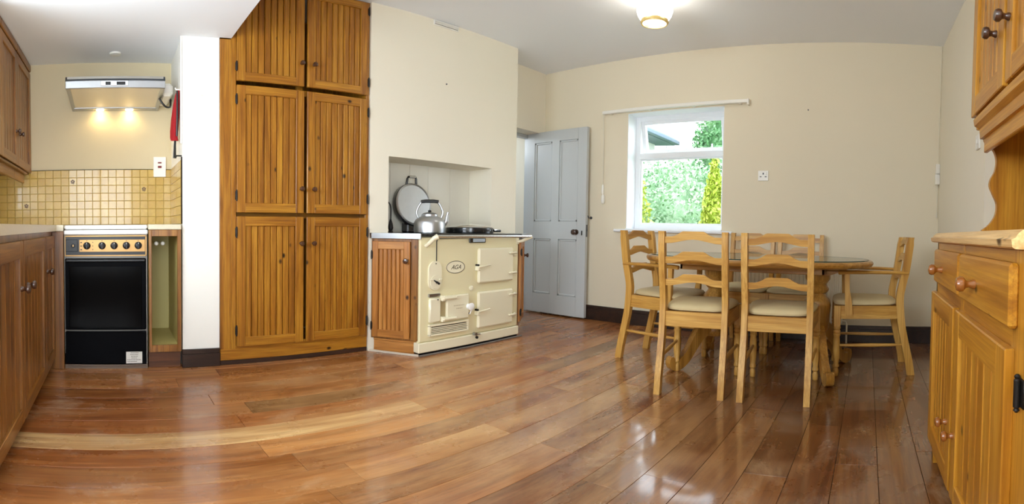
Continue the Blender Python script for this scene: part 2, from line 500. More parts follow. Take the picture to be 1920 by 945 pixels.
# walls
wl = MB(); wx0, wx1, wz0, wz1 = -2.3, -0.6, 1.05, 1.98
wl.box(-3.75, wx0, -1.15, YL, 0, H2).box(wx1, 1.0, -1.15, YL, 0, H2).box(wx0, wx1, -1.15, YL, 0, wz0).box(wx0, wx1, -1.15, YL, wz1, H2)
struct('wall_left', wl, CREAM)
wb = MB().box(-3.75, XB, YL, 1.75, 0, H1)
wall_back = struct('wall_back', wb, plain('beige_shaded_alcove_paint', srgb(214, 200, 166), 0.75, spec=0.25, mottle=0.07, mscale=2.5, bumpy=0.1))  # beige paint darkened further, the recess's shade put into its colour
pier = MB().box(XB, -2.955, 0.427, 0.662, 0, H2)
struct('wall_pier', pier, WHITEP)
ry0, ry1, rz = 1.885, 2.93, 1.417
br = MB().box(-3.75, XBR, 1.728, ry0, 0, H1).box(-3.75, XBR, ry1, 3.244, 0, H1).box(-3.75, XBR, ry0, ry1, rz, H1).box(-3.75, -3.22, ry0, ry1, 0, rz)
struct('wall_chimney', br, CREAM)
oy0, oy1, oz = 3.30, 3.985, 1.93
wd = MB().box(-3.62, XD, 3.244, oy0, 0, H1).box(-3.62, XD, oy1, YF, 0, H1).box(-3.62, XD, oy0, oy1, oz, H1)
struct('wall_door', wd, CREAM)
vx0, vx1, vz0, vz1 = -2.222, -1.268, 0.915, 2.042
wf = MB().box(-3.62, vx0, YF, 4.33, 0, H1).box(vx1, 1.0, YF, 4.33, 0, H1).box(vx0, vx1, YF, 4.33, 0, vz0).box(vx0, vx1, YF, 4.33, vz1, H1)
struct('wall_far', wf, FARP)
dy0, dy1, dz0, dz1 = -0.78, 0.34, 0.32, 1.95
struct('wall_right', MB().box(XR, 1.0, 2.41, YF, 0, H1), CREAM)
wr = MB().box(XRD, 1.0, dy1, 2.41, 0, H1).box(XRD, 1.0, -1.15, dy0, 0, H2).box(XRD, 1.0, dy0, dy1, 0, dz0).box(XRD, 1.0, dy0, dy1, dz1, H2)
struct('wall_right', wr, CREAM)
# hall behind the door
hall = MB().box(-5.6, -5.5, 2.9, 4.3, 0, H1).box(-5.6, -3.62, 2.8, 2.9, 0, H1).box(-5.6, -3.62, 4.2, 4.3, 0, H1)
struct('wall_hall', hall, HALLP)

# skirting boards
def skirt(name, x0, x1, y0, y1, z=0.145, ax=0):
    mb = MB().box(x0, x1, y0, y1, 0, z - 0.03, 0.002)
    i = 0.006
    if ax == 0: mb.box(x0, x1, y0 + i, y1, z - 0.032, z, 0.004)      # faces -y
    else: mb.box(x0, x1 - i, y0, y1, z - 0.032, z, 0.004)            # faces +x
    struct(name, mb, SKIRT)
skirt('baseboard_far', -3.2, XR, YF - 0.022, YF)
skirt('baseboard_pier', -2.955, -2.93, 0.42, 0.662, 0.118, 1)
struct('baseboard_right', MB().box(XR - 0.022, XR, 2.43, YF - 0.022, 0, 0.145, 0.003), SKIRT)
struct('baseboard_door', MB().box(XD, XD + 0.02, oy1 + 0.01, YF - 0.022, 0, 0.145, 0.003), SKIRT)
# edge trims on the alcove return
struct('trim_1', MB().box(-2.975, -2.95, 0.416, 0.4262, 1.42, 2.149, 0.002), WHITEP)
struct('trim_2', MB().box(-2.966, -2.953, 0.4185, 0.4265, 0.915, 1.335, 0.001), SUBFL)

# ------------------------------------------------------------------ windows
def frame_mb(x0, x1, z0, z1, y0, y1, w, b=0.006):
    m = MB()
    m.box(x0, x0 + w, y0, y1, z0, z1, b).box(x1 - w, x1, y0, y1, z0, z1, b)
    m.box(x0 + w - b, x1 - w + b, y0, y1, z0, z0 + w, b).box(x0 + w - b, x1 - w + b, y0, y1, z1 - w, z1, b)
    return m
FY0, FY1 = 4.19, 4.26
ztr = 1.635
w1 = frame_mb(vx0, vx1, vz0, vz1, FY0, FY1, 0.055)
w1.box(vx0 + 0.05, vx1 - 0.05, FY0 - 0.004, FY1, ztr - 0.03, ztr + 0.03, 0.006)
win1 = struct('window_1', w1, UPVC)
put('window_pane', MB().box(vx0 + 0.05, vx1 - 0.05, FY0 + 0.03, FY0 + 0.036, vz0 + 0.05, ztr - 0.025), GLASS, win1)
put('window_bead', frame_mb(vx0 + 0.052, vx1 - 0.052, vz0 + 0.052, ztr - 0.03, FY0 + 0.012, FY0 + 0.03, 0.014, 0.003), UPVC, win1)
put('window_sill', MB().box(vx0 - 0.11, vx1 + 0.11, YF - 0.055, YF, 0.888, 0.914, 0.006).box(vx0, vx1, YF - 0.02, FY0 + 0.01, 0.9, 0.921, 0.003), UPVC, win1)
put('window_reveal', MB().box(vx0, vx0 + 0.006, YF + 0.001, FY0, 0.921, vz1).box(vx1 - 0.006, vx1, YF + 0.001, FY0, 0.921, vz1).box(vx0, vx1, YF + 0.001, FY0, vz1 - 0.006, vz1), UPVC, win1)
# the top light, hinged at its top and pushed open
sx0, sx1, sh = vx0 + 0.05, vx1 - 0.05, (vz1 - 0.05) - (ztr + 0.026)
sm = frame_mb(sx0, sx1, -sh, 0, 0, 0.05, 0.038, 0.005)
sash = put('top_sash', sm, UPVC, win1, world=False)
SM = Matrix.Translation((0, FY0 + 0.012, vz1 - 0.05)) @ Matrix.Rotation(R_(13), 4, 'X')
sash.matrix_local = SM; W[sash] = SM
put('sash_pane', MB().box(sx0 + 0.03, sx1 - 0.03, 0.022, 0.028, -sh + 0.03, -0.03), GLASS, sash, world=False)
put('sash_stay', MB().box(-1.92, -1.905, -0.02, 0.0, -sh + 0.01, -sh + 0.075, 0.003), UPVC, sash, world=False)
put('sash_stay', MB().box(-1.46, -1.445, -0.02, 0.0, -sh + 0.01, -sh + 0.075, 0.003), UPVC, sash, world=False)
# window behind the camera in the right wall
w2 = MB()
for a, b_ in ((dy0, dy0 + 0.06), (dy1 - 0.06, dy1), ((dy0 + dy1) / 2 - 0.03, (dy0 + dy1) / 2 + 0.03)):
    w2.box(0.86, 0.92, a, b_, dz0, dz1, 0.005)
w2.box(0.86, 0.92, dy0, dy1, dz0, dz0 + 0.06, 0.005).box(0.86, 0.92, dy0, dy1, dz1 - 0.06, dz1, 0.005)
win2 = struct('window_2', w2, UPVC)
put('window_pane', MB().box(0.886, 0.892, dy0 + 0.05, dy1 - 0.05, dz0 + 0.05, dz1 - 0.05), GLASS, win2)
w3 = frame_mb(wx0, wx1, wz0, wz1, -1.08, -1.02, 0.06)
w3.box((wx0 + wx1) / 2 - 0.03, (wx0 + wx1) / 2 + 0.03, -1.08, -1.02, wz0, wz1, 0.005)
win3 = struct('window_3', w3, UPVC)
put('window_pane', MB().box(wx0 + 0.05, wx1 - 0.05, -1.053, -1.047, wz0 + 0.05, wz1 - 0.05), GLASS, win3)

# ------------------------------------------------------------------ hall door
dr = MB()
dr.box(-3.47, -3.40, oy0, oy0 + 0.035, 0, oz, 0.003).box(-3.47, -3.40, oy1 - 0.012, oy1, 0, oz, 0.003).box(-3.47, -3.40, oy0, oy1, oz - 0.035, oz, 0.003)
door = struct('door_1', dr, DOORP)
lx0, lx1, lz0, lz1, ly = -3.395, -2.625, 0.018, 1.935, 3.935      # leaf swung back towards the window wall
lf = MB()
ft = 0.04
st = 0.105; xm = (lx0 + lx1) / 2; mw = 0.095
zr = [lz0, lz0 + 0.20, 0.80, 0.98, lz1 - 0.115, lz1]               # rails
lf.box(lx0, lx0 + st, ly, ly + ft, lz0, lz1, 0.002).box(lx1 - st, lx1, ly, ly + ft, lz0, lz1, 0.002)
for a, b_ in ((zr[0], zr[1]), (zr[2], zr[3]), (zr[4], zr[5])): lf.box(lx0 + st, lx1 - st, ly, ly + ft, a, b_)
for a, b_ in ((zr[1], zr[2]), (zr[3], zr[4])): lf.box(xm - mw / 2, xm + mw / 2, ly, ly + ft, a, b_)
leaf = put('door_leaf', lf, DOORP, door)
for xa, xb in ((lx0 + st, xm - mw / 2), (xm + mw / 2, lx1 - st)):
    for za, zb in ((zr[1], zr[2]), (zr[3], zr[4])):
        pm = MB().box(xa, xb, ly + 0.014, ly + 0.026, za, zb)
        q = 0.022
        for (p0, p1, r0, r1) in ((xa, xa + q, za, zb), (xb - q, xb, za, zb), (xa, xb, za, za + q), (xa, xb, zb - q, zb)):
            pm.box(p0, p1, ly + 0.005, ly + 0.016, r0, r1, 0.005)
        put('door_panel', pm, DOORP, leaf)
kn = [(0.028, 0), (0.028, -0.006), (0.012, -0.010), (0.011, -0.03), (0.022, -0.036), (0.029, -0.046), (0.027, -0.058), (0.014, -0.064)]
put('door_knob', MB().lathe(kn, (-2.735, ly, 0.875), 'y', 20), plain('brown_door_knob', srgb(70, 50, 38), 0.25, coat=0.5), leaf)
put('keyhole_plate', MB().box(-2.675, -2.66, ly - 0.004, ly, 0.845, 0.89, 0.002), IRON, leaf)
put('lock_plate', MB().box(lx1, lx1 + 0.003, ly + 0.008, ly + 0.032, 0.83, 0.95, 0.001).box(lx1, lx1 + 0.01, ly + 0.012, ly + 0.026, 0.885, 0.905, 0.002), STEELD, leaf)
hk = put('wall_hook', MB().tube([(-2.62, YF, 1.02), (-2.62, YF - 0.05, 1.02), (-2.62, YF - 0.06, 1.04)], 0.005, 8).lathe([(0.014, 0), (0.014, -0.006)], (-2.62, YF, 1.02), 'y', 12), STEELD)
tag(hk, 'small metal door hook on the far wall beside the open white door', 'hook')

# ------------------------------------------------------------------ cabinet pieces
def knob_mb(r=0.017, l=0.034, c=(0, 0, 0)):
    p = [(r * 0.62, 0), (r * 0.62, -l * 0.1), (r * 0.42, -l * 0.3), (r * 0.5, -l * 0.45), (r * 0.95, -l * 0.6), (r, -l * 0.78), (r * 0.8, -l * 0.94), (r * 0.3, -l)]
    return MB().lathe(p, c, 'y', 16)
def hinge_mb(x, z, h=0.055):
    return MB().box(x - 0.007, x + 0.007, -0.007, 0.004, z - h / 2, z + h / 2, 0.002).lathe([(0.005, -h / 2 - 0.008), (0.005, h / 2 + 0.008)], (x, -0.006, z), 'z', 8)

def board_door(parent, M, w, h, wood_, knob=None, knob_mat=WALNUT, nb=7, st=0.058, rl=0.062, th=0.022, hinge_x=None, hinges=(0.1, 0.9), knob_r=0.017, name='door', hinge_h=0.055):
    """Framed door of tongue and groove boards; own frame: x along, z up, front towards -y."""
    f = MB()
    f.box(0, st, 0, th, 0, h, 0.003, 0).box(w - st, w, 0, th, 0, h, 0.003, 0)
    f.box(st - 0.003, w - st + 0.003, 0.0005, th, 0.0005, rl, 0.003, 1).box(st - 0.003, w - st + 0.003, 0.0005, th, h - rl, h - 0.0005, 0.003, 1)
    me = f.mesh(name, [wood_['z'], wood_['x']])
    d = link(name, me, parent, M)
    bw = (w - 2 * st) / nb; gq = 0.005
    prof = [(0.001, 0.021), (0.001, 0.0175), (gq + 0.001, 0.0105), (bw - gq - 0.001, 0.0105), (bw - 0.001, 0.0175), (bw - 0.001, 0.021)]
    bme = MB().prism(prof, 'xy', rl - 0.002, h - rl + 0.002).mesh('board', [wood_['z']])
    for i in range(nb):
        link('board', bme, d, Matrix.Translation((st + i * bw, 0, 0)))
    if knob:
        kme = knob_mb(knob_r, knob_r * 2.1).mesh('knob', [knob_mat])
        link('knob', kme, d, Matrix.Translation((knob[0], 0, knob[1])))
    if hinge_x is not None:
        for q in hinges:
            link('hinge', hinge_mb(hinge_x, q * h, hinge_h).mesh('hinge', [IRON]), d)
    return d
def T(x, y, z, rz=0.0): return Matrix.Translation((x, y, z)) @ Matrix.Rotation(rz, 4, 'Z')
def rel(parent, M): return W[parent].inverted() @ M

# ------------------------------------------------------------------ tall pine wardrobe cupboard
wx = -2.945                                          # face of the carcass frame; doors stand proud of it
wr_ = thing('larder_cupboard', 'floor to ceiling orange pine larder cupboard with six tongue and groove doors', 'cupboard', (wx, 1.2, 0))
c = MB()
c.box(-3.50, wx, 0.664, 0.736, 0.10, H2 - 0.004, 0.003, 0)
c.box(wx - 0.03, wx, 0.736, 0.768, 0.10, H1 - 0.004, 0.003, 0)
c.box(-3.50, wx, 1.699, 1.725, 0.10, H1 - 0.004, 0.003, 0)
c.box(wx - 0.12, wx - 0.09, 1.215, 1.255, 0.10, H1 - 0.004, 0.002, 0)
for za, zb, dx in ((0.10, 0.135, 0), (0.955, 0.998, 0.09), (1.812, 1.855, 0.09), (2.59, H1 - 0.004, 0)):
    c.box(wx - 0.03 - dx, wx - 0.001 - dx, 0.736, 1.70, za, zb, 0.002, 1)
c.box(-3.50, -3.48, 0.736, 1.70, 0.1, 2.6, 0, 0)
put('carcass', c, [PINE['z'], PINE['y']], wr_)
put('plinth', MB().box(-3.4, wx + 0.002, 0.664, 1.722, 0.03, 0.108, 0.004), PINE['y'], wr_)
put('kickboard', MB().box(-3.4, wx + 0.001, 0.664, 1.722, 0.0, 0.03, 0.002), SKIRT, wr_)
yl0, yl1, yr0, yr1 = 0.768, 1.224, 1.246, 1.702
rows = [(0.122, 0.962, 0.665), (0.986, 1.820, 0.16), (1.850, 2.600, 0.165)]
for z0, z1, kz in rows:
    h = z1 - z0
    hz = (0.13, 0.88) if z0 < 1.5 else (0.13, 0.9)
    board_door(wr_, rel(wr_, T(-2.925, yl0, z0, PI / 2)), yl1 - yl0, h, PINE, (yl1 - yl0 - 0.022, kz), nb=8, hinge_x=-0.004, hinges=hz)
    board_door(wr_, rel(wr_, T(-2.925, yr0, z0, PI / 2)), yr1 - yr0, h, PINE, (0.045, kz), nb=8, hinge_x=yr1 - yr0 + 0.004, hinges=hz)

# ------------------------------------------------------------------ left run of base cupboards
def base_unit(label, x0, x1, doors, group='base cupboards under the left worktop'):
    t = thing('base_cupboard', label, 'cupboard', ((x0 + x1) / 2, -0.66, 0), 0, group)
    m = MB()
    m.box(x0, x0 + 0.018, -0.94, -0.379, 0.09, 0.868, 0.001).box(x1 - 0.018, x1, -0.94, -0.379, 0.09, 0.868, 0.001)
    m.box(x0, x1, -0.94, -0.379, 0.09, 0.108).box(x0, x1, -0.94, -0.93, 0.1, 0.868)
    m.box(x0, x1, -0.40, -0.3795, 0.845, 0.872, 0.001)
    put('carcass', m, OLDP['z'], t)
    put('plinth', MB().box(x0, x1, -0.45, -0.43, 0.0, 0.09, 0.001), TOEK, t)
    for a, b_, kx in doors:                           # a > b_ : the door's own x runs towards -x
        w = a - b_ - 0.012
        board_door(t, rel(t, T(a - 0.006, -0.359, 0.085, PI)), w, 0.762, OLDP, (kx * w, 0.575), nb=6 if w > 0.5 else 4, st=0.055, rl=0.07, knob_r=0.019)
    return t
base_unit('pine base cupboard at the left edge of the photo, knob at its right', -1.89, -1.30, [(-1.30, -1.89, 0.90)])
base_unit('wide pine base cupboard in the middle of the left run, knob at its left', -2.51, -1.89, [(-1.89, -2.51, 0.11)])
base_unit('narrow pine base cupboard door next to the black oven', -2.93, -2.51, [(-2.51, -2.90, 0.10)])
fil = put('corner_filler', MB().box(-2.955, -2.93, -0.379, -0.309, 0.0, 0.872, 0.002).box(-2.945, -2.93, -0.45, -0.379, 0, 0.872), OLDP['z'])
tag(fil, 'narrow upright pine filler strip between the left base cupboards and the oven', 'filler panel')

wt = MB().prism([(-1.29, YL + 0.002), (-1.29, -0.352), (-2.93, -0.352), (-2.93, -0.309), (XB + 0.012, -0.309), (XB + 0.012, YL + 0.002)], 'xy', 0.874, 0.912)
tag(put('worktop', wt, WORKT), 'long cream worktop on the left base cupboards running into the corner', 'worktop')

# ------------------------------------------------------------------ wall cupboards on the left
def wall_unit(label, x0, x1, kx):
    t = thing('wall_cupboard', label, 'cupboard', ((x0 + x1) / 2, -0.75, 1.29), 0, 'wall cupboards on the left')
    m = MB()
    m.box(x0, x0 + 0.018, YL + 0.002, -0.624, 1.29, 2.09).box(x1 - 0.018, x1, YL + 0.002, -0.624, 1.29, 2.09)
    m.box(x0, x1, YL + 0.002, -0.624, 1.29, 1.308).box(x0, x1, YL + 0.002, -0.624, 2.07, 2.09).box(x0, x1, YL + 0.002, YL + 0.01, 1.29, 2.09)
    put('carcass', m, OLDP['z'], t)
    w = x1 - x0 - 0.004
    board_door(t, rel(t, T(x1 - 0.002, -0.603, 1.30, PI)), w, 0.775, OLDP, (kx * w, 0.215), nb=5, st=0.058, rl=0.06, knob_r=0.017)
    put('cornice', MB().box(x0, x1, YL + 0.01, -0.598, 2.09, 2.146, 0.006), OLDP['x'], t)
    put('pelmet', MB().box(x0 + (0.16 if x0 < -3.4 else 0), x1, -0.648, -0.628, 1.215, 1.289, 0.003).box(x0 + (0.16 if x0 < -3.4 else 0), x1, -0.655, -0.606, 1.276, 1.29, 0.003), OLDP['x'], t)
wall_unit('pine wall cupboard in the corner nearest the cooker hood', XB + 0.004, -3.022, 0.12)
wall_unit('pine wall cupboard second from the corner, cut by the left edge', -3.022, -2.575, 0.88)
wall_unit('pine wall cupboard at the top left, of which only a sliver of door edge shows', -2.575, -2.31, 0.12)

# ------------------------------------------------------------------ wall tiles behind the cooker
TP = 0.0577
tme = MB().box(0.001, 0.009, -TP / 2 + 0.0009, TP / 2 - 0.0009, -TP / 2 + 0.0009, TP / 2 - 0.0009, 0.0018).mesh('tile', [TILE])
gm = MB().box(XB, XB + 0.004, YL + 0.01, 0.427, 0.914, 1.318)
put('board_edge', MB().box(XB, XB + 0.012, YL + 0.01, 0.4265, 1.3178, 1.321), IRON, wall_back)
gro = put('grout', gm, GROUT, wall_back)
mot = {(1, 9), (4, 6), (2, 18)}
ncol = int((0.425 - (YL + 0.02)) / TP)
mot_me = MB()
for a in range(5):
    an = a * 2 * PI / 5 + 0.3
    mot_me.lathe([(0.0065, 0), (0.006, 0.0006)], (0.0092, 0.010 * math.cos(an), 0.010 * math.sin(an)), 'x', 8)
mot_me.tube([(0.0095, 0, -0.004), (0.0095, 0.004, -0.022)], 0.0014, 5)
mot_me = mot_me.mesh('motif', [MOTIF])
for r in range(7):
    for cidx in range(ncol):
        y = 0.425 - TP * (cidx + 0.5); z = 0.914 + TP * (r + 0.5)
        t = link('tile', tme, wall_back, Matrix.Translation((XB + 0.002, y, z)))
        if (r, cidx) in {(4, 3), (5, 12), (2, 18), (2, 4)} and not (r == 2 and cidx == 4):
            link('motif', mot_me, t)
# tiles on the return beside the cooker
ret = bpy.data.objects['wall_pier']
tme2 = MB().box(-TP / 2 + 0.0009, TP / 2 - 0.0009, -0.009, -0.001, -TP / 2 + 0.0009, TP / 2 - 0.0009, 0.0018).mesh('tile', [TILE])
put('grout', MB().box(XB + 0.012, -2.966, 0.4235, 0.427, 0.914, 1.318), GROUT, ret)
for r in range(7):
    for k in range(9):
        x = -2.968 - TP * (k + 0.5)
        link('tile', tme2, ret, Matrix.Translation((x, 0.4255, 0.914 + TP * (r + 0.5))))

# ------------------------------------------------------------------ free standing oven
ov = thing('oven', 'black free standing oven with white hob lid and bronze control panel', 'oven', (-3.2, -0.05, 0))
oy_0, oy_1, ox = -0.306, 0.206, -2.945
put('body', MB().box(-3.50, ox - 0.02, oy_0, oy_1, 0.03, 0.85, 0.003).box(ox - 0.02, ox - 0.004, oy_0, oy_0 + 0.008, 0.1, 0.85, 0.001).box(ox - 0.02, ox - 0.004, oy_1 - 0.008, oy_1, 0.03, 0.85, 0.001), plain('oven_side_metal', srgb(120, 116, 110), 0.4, metal=0.6), ov)
put('hob', MB().box(-3.50, ox + 0.004, oy_0 - 0.002, oy_1 + 0.004, 0.85, 0.879, 0.006), HOBW, ov)
put('hob_lid', MB().box(-3.49, ox, oy_0, oy_1 + 0.003, 0.883, 0.909, 0.009), HOBW, ov)
cp = MB().box(ox - 0.02, ox, oy_0 + 0.006, oy_1 - 0.006, 0.722, 0.842, 0.003)
panel = put('control_panel', cp, BLACKP, ov)
put('trim_frame', MB().box(ox - 0.004, ox + 0.004, oy_0 + 0.004, oy_1 - 0.004, 0.838, 0.846, 0.001).box(ox - 0.004, ox + 0.004, oy_0 + 0.004, oy_1 - 0.004, 0.718, 0.726, 0.001)
    .box(ox - 0.004, ox + 0.004, oy_1 - 0.012, oy_1 - 0.004, 0.72, 0.844, 0.001).box(ox - 0.004, ox + 0.004, oy_0 + 0.004, oy_0 + 0.010, 0.72, 0.844, 0.001), GOLD, panel)
put('bronze_plate', MB().box(ox, ox + 0.003, -0.212, 0.192, 0.745, 0.820, 0.001), GOLD, panel)
put('timer', MB().box(ox, ox + 0.004, -0.296, -0.222, 0.748, 0.822, 0.002).lathe([(0.013, 0.004), (0.012, 0.016), (0.006, 0.017)], (ox, -0.25, 0.783), 'x', 14).box(ox + 0.016, ox + 0.018, -0.252, -0.246, 0.778, 0.79, 0, 1), [BLACKP, GOLD], panel)
for ky in (-0.165, -0.072, 0.002, 0.077, 0.150):
    k = put('knob', MB().lathe([(0.023, 0.0), (0.022, 0.012), (0.019, 0.014), (0.017, 0.022), (0.012, 0.024)], (ox + 0.003, ky, 0.783), 'x', 20).box(ox + 0.02, ox + 0.032, ky - 0.005, ky + 0.005, 0.764, 0.802, 0.002), BLACKP, panel)
    put('pointer', MB().box(ox + 0.029, ox + 0.033, ky - 0.0012, ky + 0.0012, 0.792, 0.802), PAPER, k)
marks = MB()
for ky in (-0.165, -0.072, 0.002, 0.077, 0.150):
    marks.box(ox + 0.003, ox + 0.0036, ky - 0.003, ky + 0.003, 0.811, 0.815)
for q in range(3):
    marks.box(ox + 0.003, ox + 0.0036, -0.205, -0.195, 0.756 + q * 0.022, 0.762 + q * 0.022).box(ox + 0.003, ox + 0.0036, -0.132, -0.126, 0.757 + q * 0.022, 0.762 + q * 0.022)
put('panel_marks', marks, BLACKP, panel)['kind'] = 'stuff'
od = put('oven_door', MB().box(ox - 0.02, ox, oy_0 + 0.002, oy_1 - 0.008, 0.255, 0.705, 0.006), OVENP, ov)
put('oven_glass', MB().box(ox, ox + 0.003, oy_0 + 0.03, oy_1 - 0.035, 0.27, 0.655, 0.001), OVENG, od)
put('door_handle', MB().box(ox, ox + 0.016, oy_0 + 0.01, oy_1 - 0.014, 0.683, 0.701, 0.005), BLACKP, od)
put('oven_drawer', MB().box(ox - 0.02, ox, oy_0 + 0.002, oy_1 - 0.008, 0.03, 0.245, 0.005).box(ox - 0.004, ox + 0.005, oy_0 + 0.03, oy_1 - 0.03, 0.238, 0.246, 0.002), OVENP, ov)
put('base_strip', MB().box(ox - 0.03, ox - 0.002, oy_0, oy_1, 0.018, 0.028, 0.001).box(ox - 0.03, ox - 0.006, oy_0, oy_1, 0.0, 0.016), plain('grey_base_strip', srgb(112, 96, 82), 0.5), ov)
stk = put('label_sticker', MB().box(ox, ox + 0.0012, 0.072, 0.172, 0.036, 0.113), PAPER, ov)
tx = MB()
for i, (a, b_) in enumerate([(0.10, 0.15), (0.098, 0.148), (0.103, 0.145), None or (0.105, 0.14), (0.078, 0.166), (0.078, 0.14)]):
    z = 0.106 - i * 0.0115
    y = a
    while y < b_:
        wq = rng.uniform(0.003, 0.009); tx.box(ox + 0.0012, ox + 0.0016, y, min(y + wq, b_), z - 0.002, z + 0.002); y += wq + 0.002
put('label_print', tx, INK, stk)

# ------------------------------------------------------------------ open niche unit and its worktop
ni = thing('niche_unit', 'narrow open pine niche unit with cream lining and towel rails beside the oven', 'cupboard', (-3.2, 0.316, 0))
m = MB()
m.box(-2.95, -2.93, 0.214, 0.232, 0.11, 0.878, 0.002).box(-2.95, -2.93, 0.391, 0.414, 0.11, 0.878, 0.002)
m.box(-2.95, -2.931, 0.232, 0.391, 0.11, 0.155, 0.002).box(-2.95, -2.931, 0.232, 0.391, 0.838, 0.878, 0.002)
put('face_frame', m, OLDP['z'], ni)
m = MB().box(-3.48, -2.95, 0.214, 0.226, 0.11, 0.875).box(-3.48, -2.95, 0.398, 0.414, 0.11, 0.875).box(-3.48, -3.47, 0.226, 0.398, 0.11, 0.875).box(-3.48, -2.95, 0.226, 0.398, 0.14, 0.15).box(-3.48, -2.95, 0.226, 0.398, 0.865, 0.875)
put('lining', m, NICHE, ni)
put('plinth', MB().box(-3.0, -2.965, 0.214, 0.414, 0.0, 0.11, 0.001), TOEK, ni)
for ry in (0.272, 0.313):
    r = put('towel_rail', MB().lathe([(0.008, 0), (0.008, 0.40)], (-3.46, ry, 0.79), 'x', 10), CHROME, ni)
    put('rail_cap', MB().lathe([(0.013, 0), (0.014, 0.006), (0.009, 0.014)], (-3.06, ry, 0.79), 'x', 14), WPLAST, r)
tag(put('worktop', MB().box(XB + 0.012, -2.925, 0.211, 0.4155, 0.879, 0.912, 0.004), WORKT), 'short cream worktop piece on the niche unit between oven and white pier', 'worktop')

# ------------------------------------------------------------------ cooker hood
hd = thing('cooker_hood', 'stainless steel cooker hood with two lit lamps on the wall above the oven', 'cooker hood', (-3.3, 0.02, 1.77))
hy0, hy1, hx = -0.298, 0.332, -3.05
put('hood_body', MB().prism([(XB, 1.778), (hx + 0.01, 1.818), (hx + 0.01, 1.885), (hx - 0.10, 1.905), (XB, 1.905)], 'xz', hy0 + 0.012, hy1 - 0.012), plain('hood_side_grey', srgb(150, 146, 138), 0.4, metal=0.5), hd)
fr = put('front_panel', MB().box(hx, hx + 0.014, hy0, hy1, 1.803, 1.856, 0.003), STEEL, hd)
put('top_strip', MB().prism([(hx + 0.014, 1.857), (hx + 0.004, 1.886), (hx - 0.12, 1.906), (hx - 0.12, 1.857)], 'xz', hy0, hy1), STEELD, hd)
put('control_bezel', MB().box(hx + 0.014, hx + 0.018, -0.075, 0.098, 1.815, 1.852, 0.002), CHROME, fr)
for ya, yb in ((-0.045, -0.012), (0.025, 0.08)): put('switch', MB().box(hx + 0.018, hx + 0.022, ya, yb, 1.822, 1.844, 0.001), BLACKP, fr)
ux = XB + 0.075
put('filter', MB().prism([(hx - 0.02, 1.808), (ux, 1.774), (ux, 1.786), (hx - 0.02, 1.82)], 'xz', hy0 + 0.03, hy1 - 0.03), HOODF, hd)
for a, b_ in ((hy0 + 0.004, hy0 + 0.03), (hy1 - 0.03, hy1 - 0.004)):
    put('side_rail', MB().prism([(hx, 1.803), (XB + 0.002, 1.765), (XB + 0.002, 1.79), (hx, 1.83)], 'xz', a, b_), STEEL, hd)
lb = put('lamp_bar', MB().box(XB + 0.004, ux, hy0 + 0.02, hy1 - 0.02, 1.764, 1.79, 0.004), STEEL, hd)
for ly_ in (-0.092, 0.118):
    o = put('lamp', MB().lathe([(0.028, 0), (0.027, -0.005), (0.012, -0.007)], (XB + 0.04, ly_, 1.7645), 'z', 16), HOODL, lb)
    l = bpy.data.lights.new('hood_lamp_light', 'SPOT'); l.energy = 1.1; l.color = (1.0, 0.74, 0.36); l.spot_size = R_(150); l.spot_blend = 0.6; l.shadow_soft_size = 0.025
    lo = bpy.data.objects.new('hood_lamp_light', l); COL.objects.link(lo); lo.location = (XB + 0.05, ly_, 1.75)
put('end_cover', MB().box(XB, -3.2, hy1 - 0.01, hy1 + 0.07, 1.80, 1.893, 0.02), WPLAST, hd)
put('power_cord', MB().tube(smooth_path([(-3.25, hy1 - 0.02, 1.79), (-3.25, hy1 + 0.02, 1.735), (-3.30, hy1 + 0.06, 1.745), (-3.38, hy1 + 0.072, 1.82), (-3.47, 0.41, 1.86), (-3.5, 0.424, 1.84)]), 0.007, 8), BLACKP, hd)

cs = thing('cooker_switch', 'white double cooker switch plate with dark red rockers on the tiles right of the oven', 'switch', (XB + 0.012, 0.335, 1.33))
pl = put('plate', MB().box(XB + 0.011, XB + 0.022, 0.293, 0.384, 1.262, 1.412, 0.003), WPLAST, cs)
put('rocker', MB().box(XB + 0.022, XB + 0.027, 0.325, 0.352, 1.362, 1.372, 0.001), REDSW, cs)
put('rocker', MB().box(XB + 0.022, XB + 0.028, 0.325, 0.352, 1.328, 1.344, 0.001), REDSW, cs)

cl = thing('oven_cloth', 'folded red cloth with a black strap hanging beside the white pier', 'cloth', (-3.06, 0.40, 1.79))
rings = []
for z, hw, y0 in ((1.795, 0.012, 0.416), (1.77, 0.02, 0.411), (1.70, 0.026, 0.404), (1.60, 0.03, 0.396), (1.52, 0.03, 0.392), (1.475, 0.024, 0.392), (1.455, 0.012, 0.396)):
    ring = []
    for k in range(14):
        a = 2 * PI * k / 14
        ring.append((-3.06 + hw * math.cos(a), y0 + min(0.024, 0.426 - y0) * math.sin(a) * (1 + 0.2 * math.sin(3 * a + 9 * z)), z))
    rings.append(ring)
put('cloth', MB().loft(rings), RED, cl)
put('strap', MB().tube([(-3.06, 0.396, 1.47), (-3.065, 0.394, 1.42), (-3.06, 0.392, 1.34)], [0.008, 0.009, 0.012], 8, flat=0.5), BLACKP, cl)
put('strap_edge', MB().tube([(-3.025, 0.405, 1.785), (-3.018, 0.404, 1.62), (-3.03, 0.402, 1.48)], 0.006, 8), BLACKP, cl)
put('hook', MB().tube([(-3.05, 0.4265, 1.80), (-3.05, 0.40, 1.80), (-3.05, 0.395, 1.812)], 0.004, 8), WPLAST, cl)
tag(put('wall_hook', MB().tube([(-2.985, 0.4265, 1.345), (-2.985, 0.395, 1.345), (-2.985, 0.388, 1.33)], 0.005, 8), IRON), 'small dark hook on the tiled return at the edge of the white pier', 'hook')
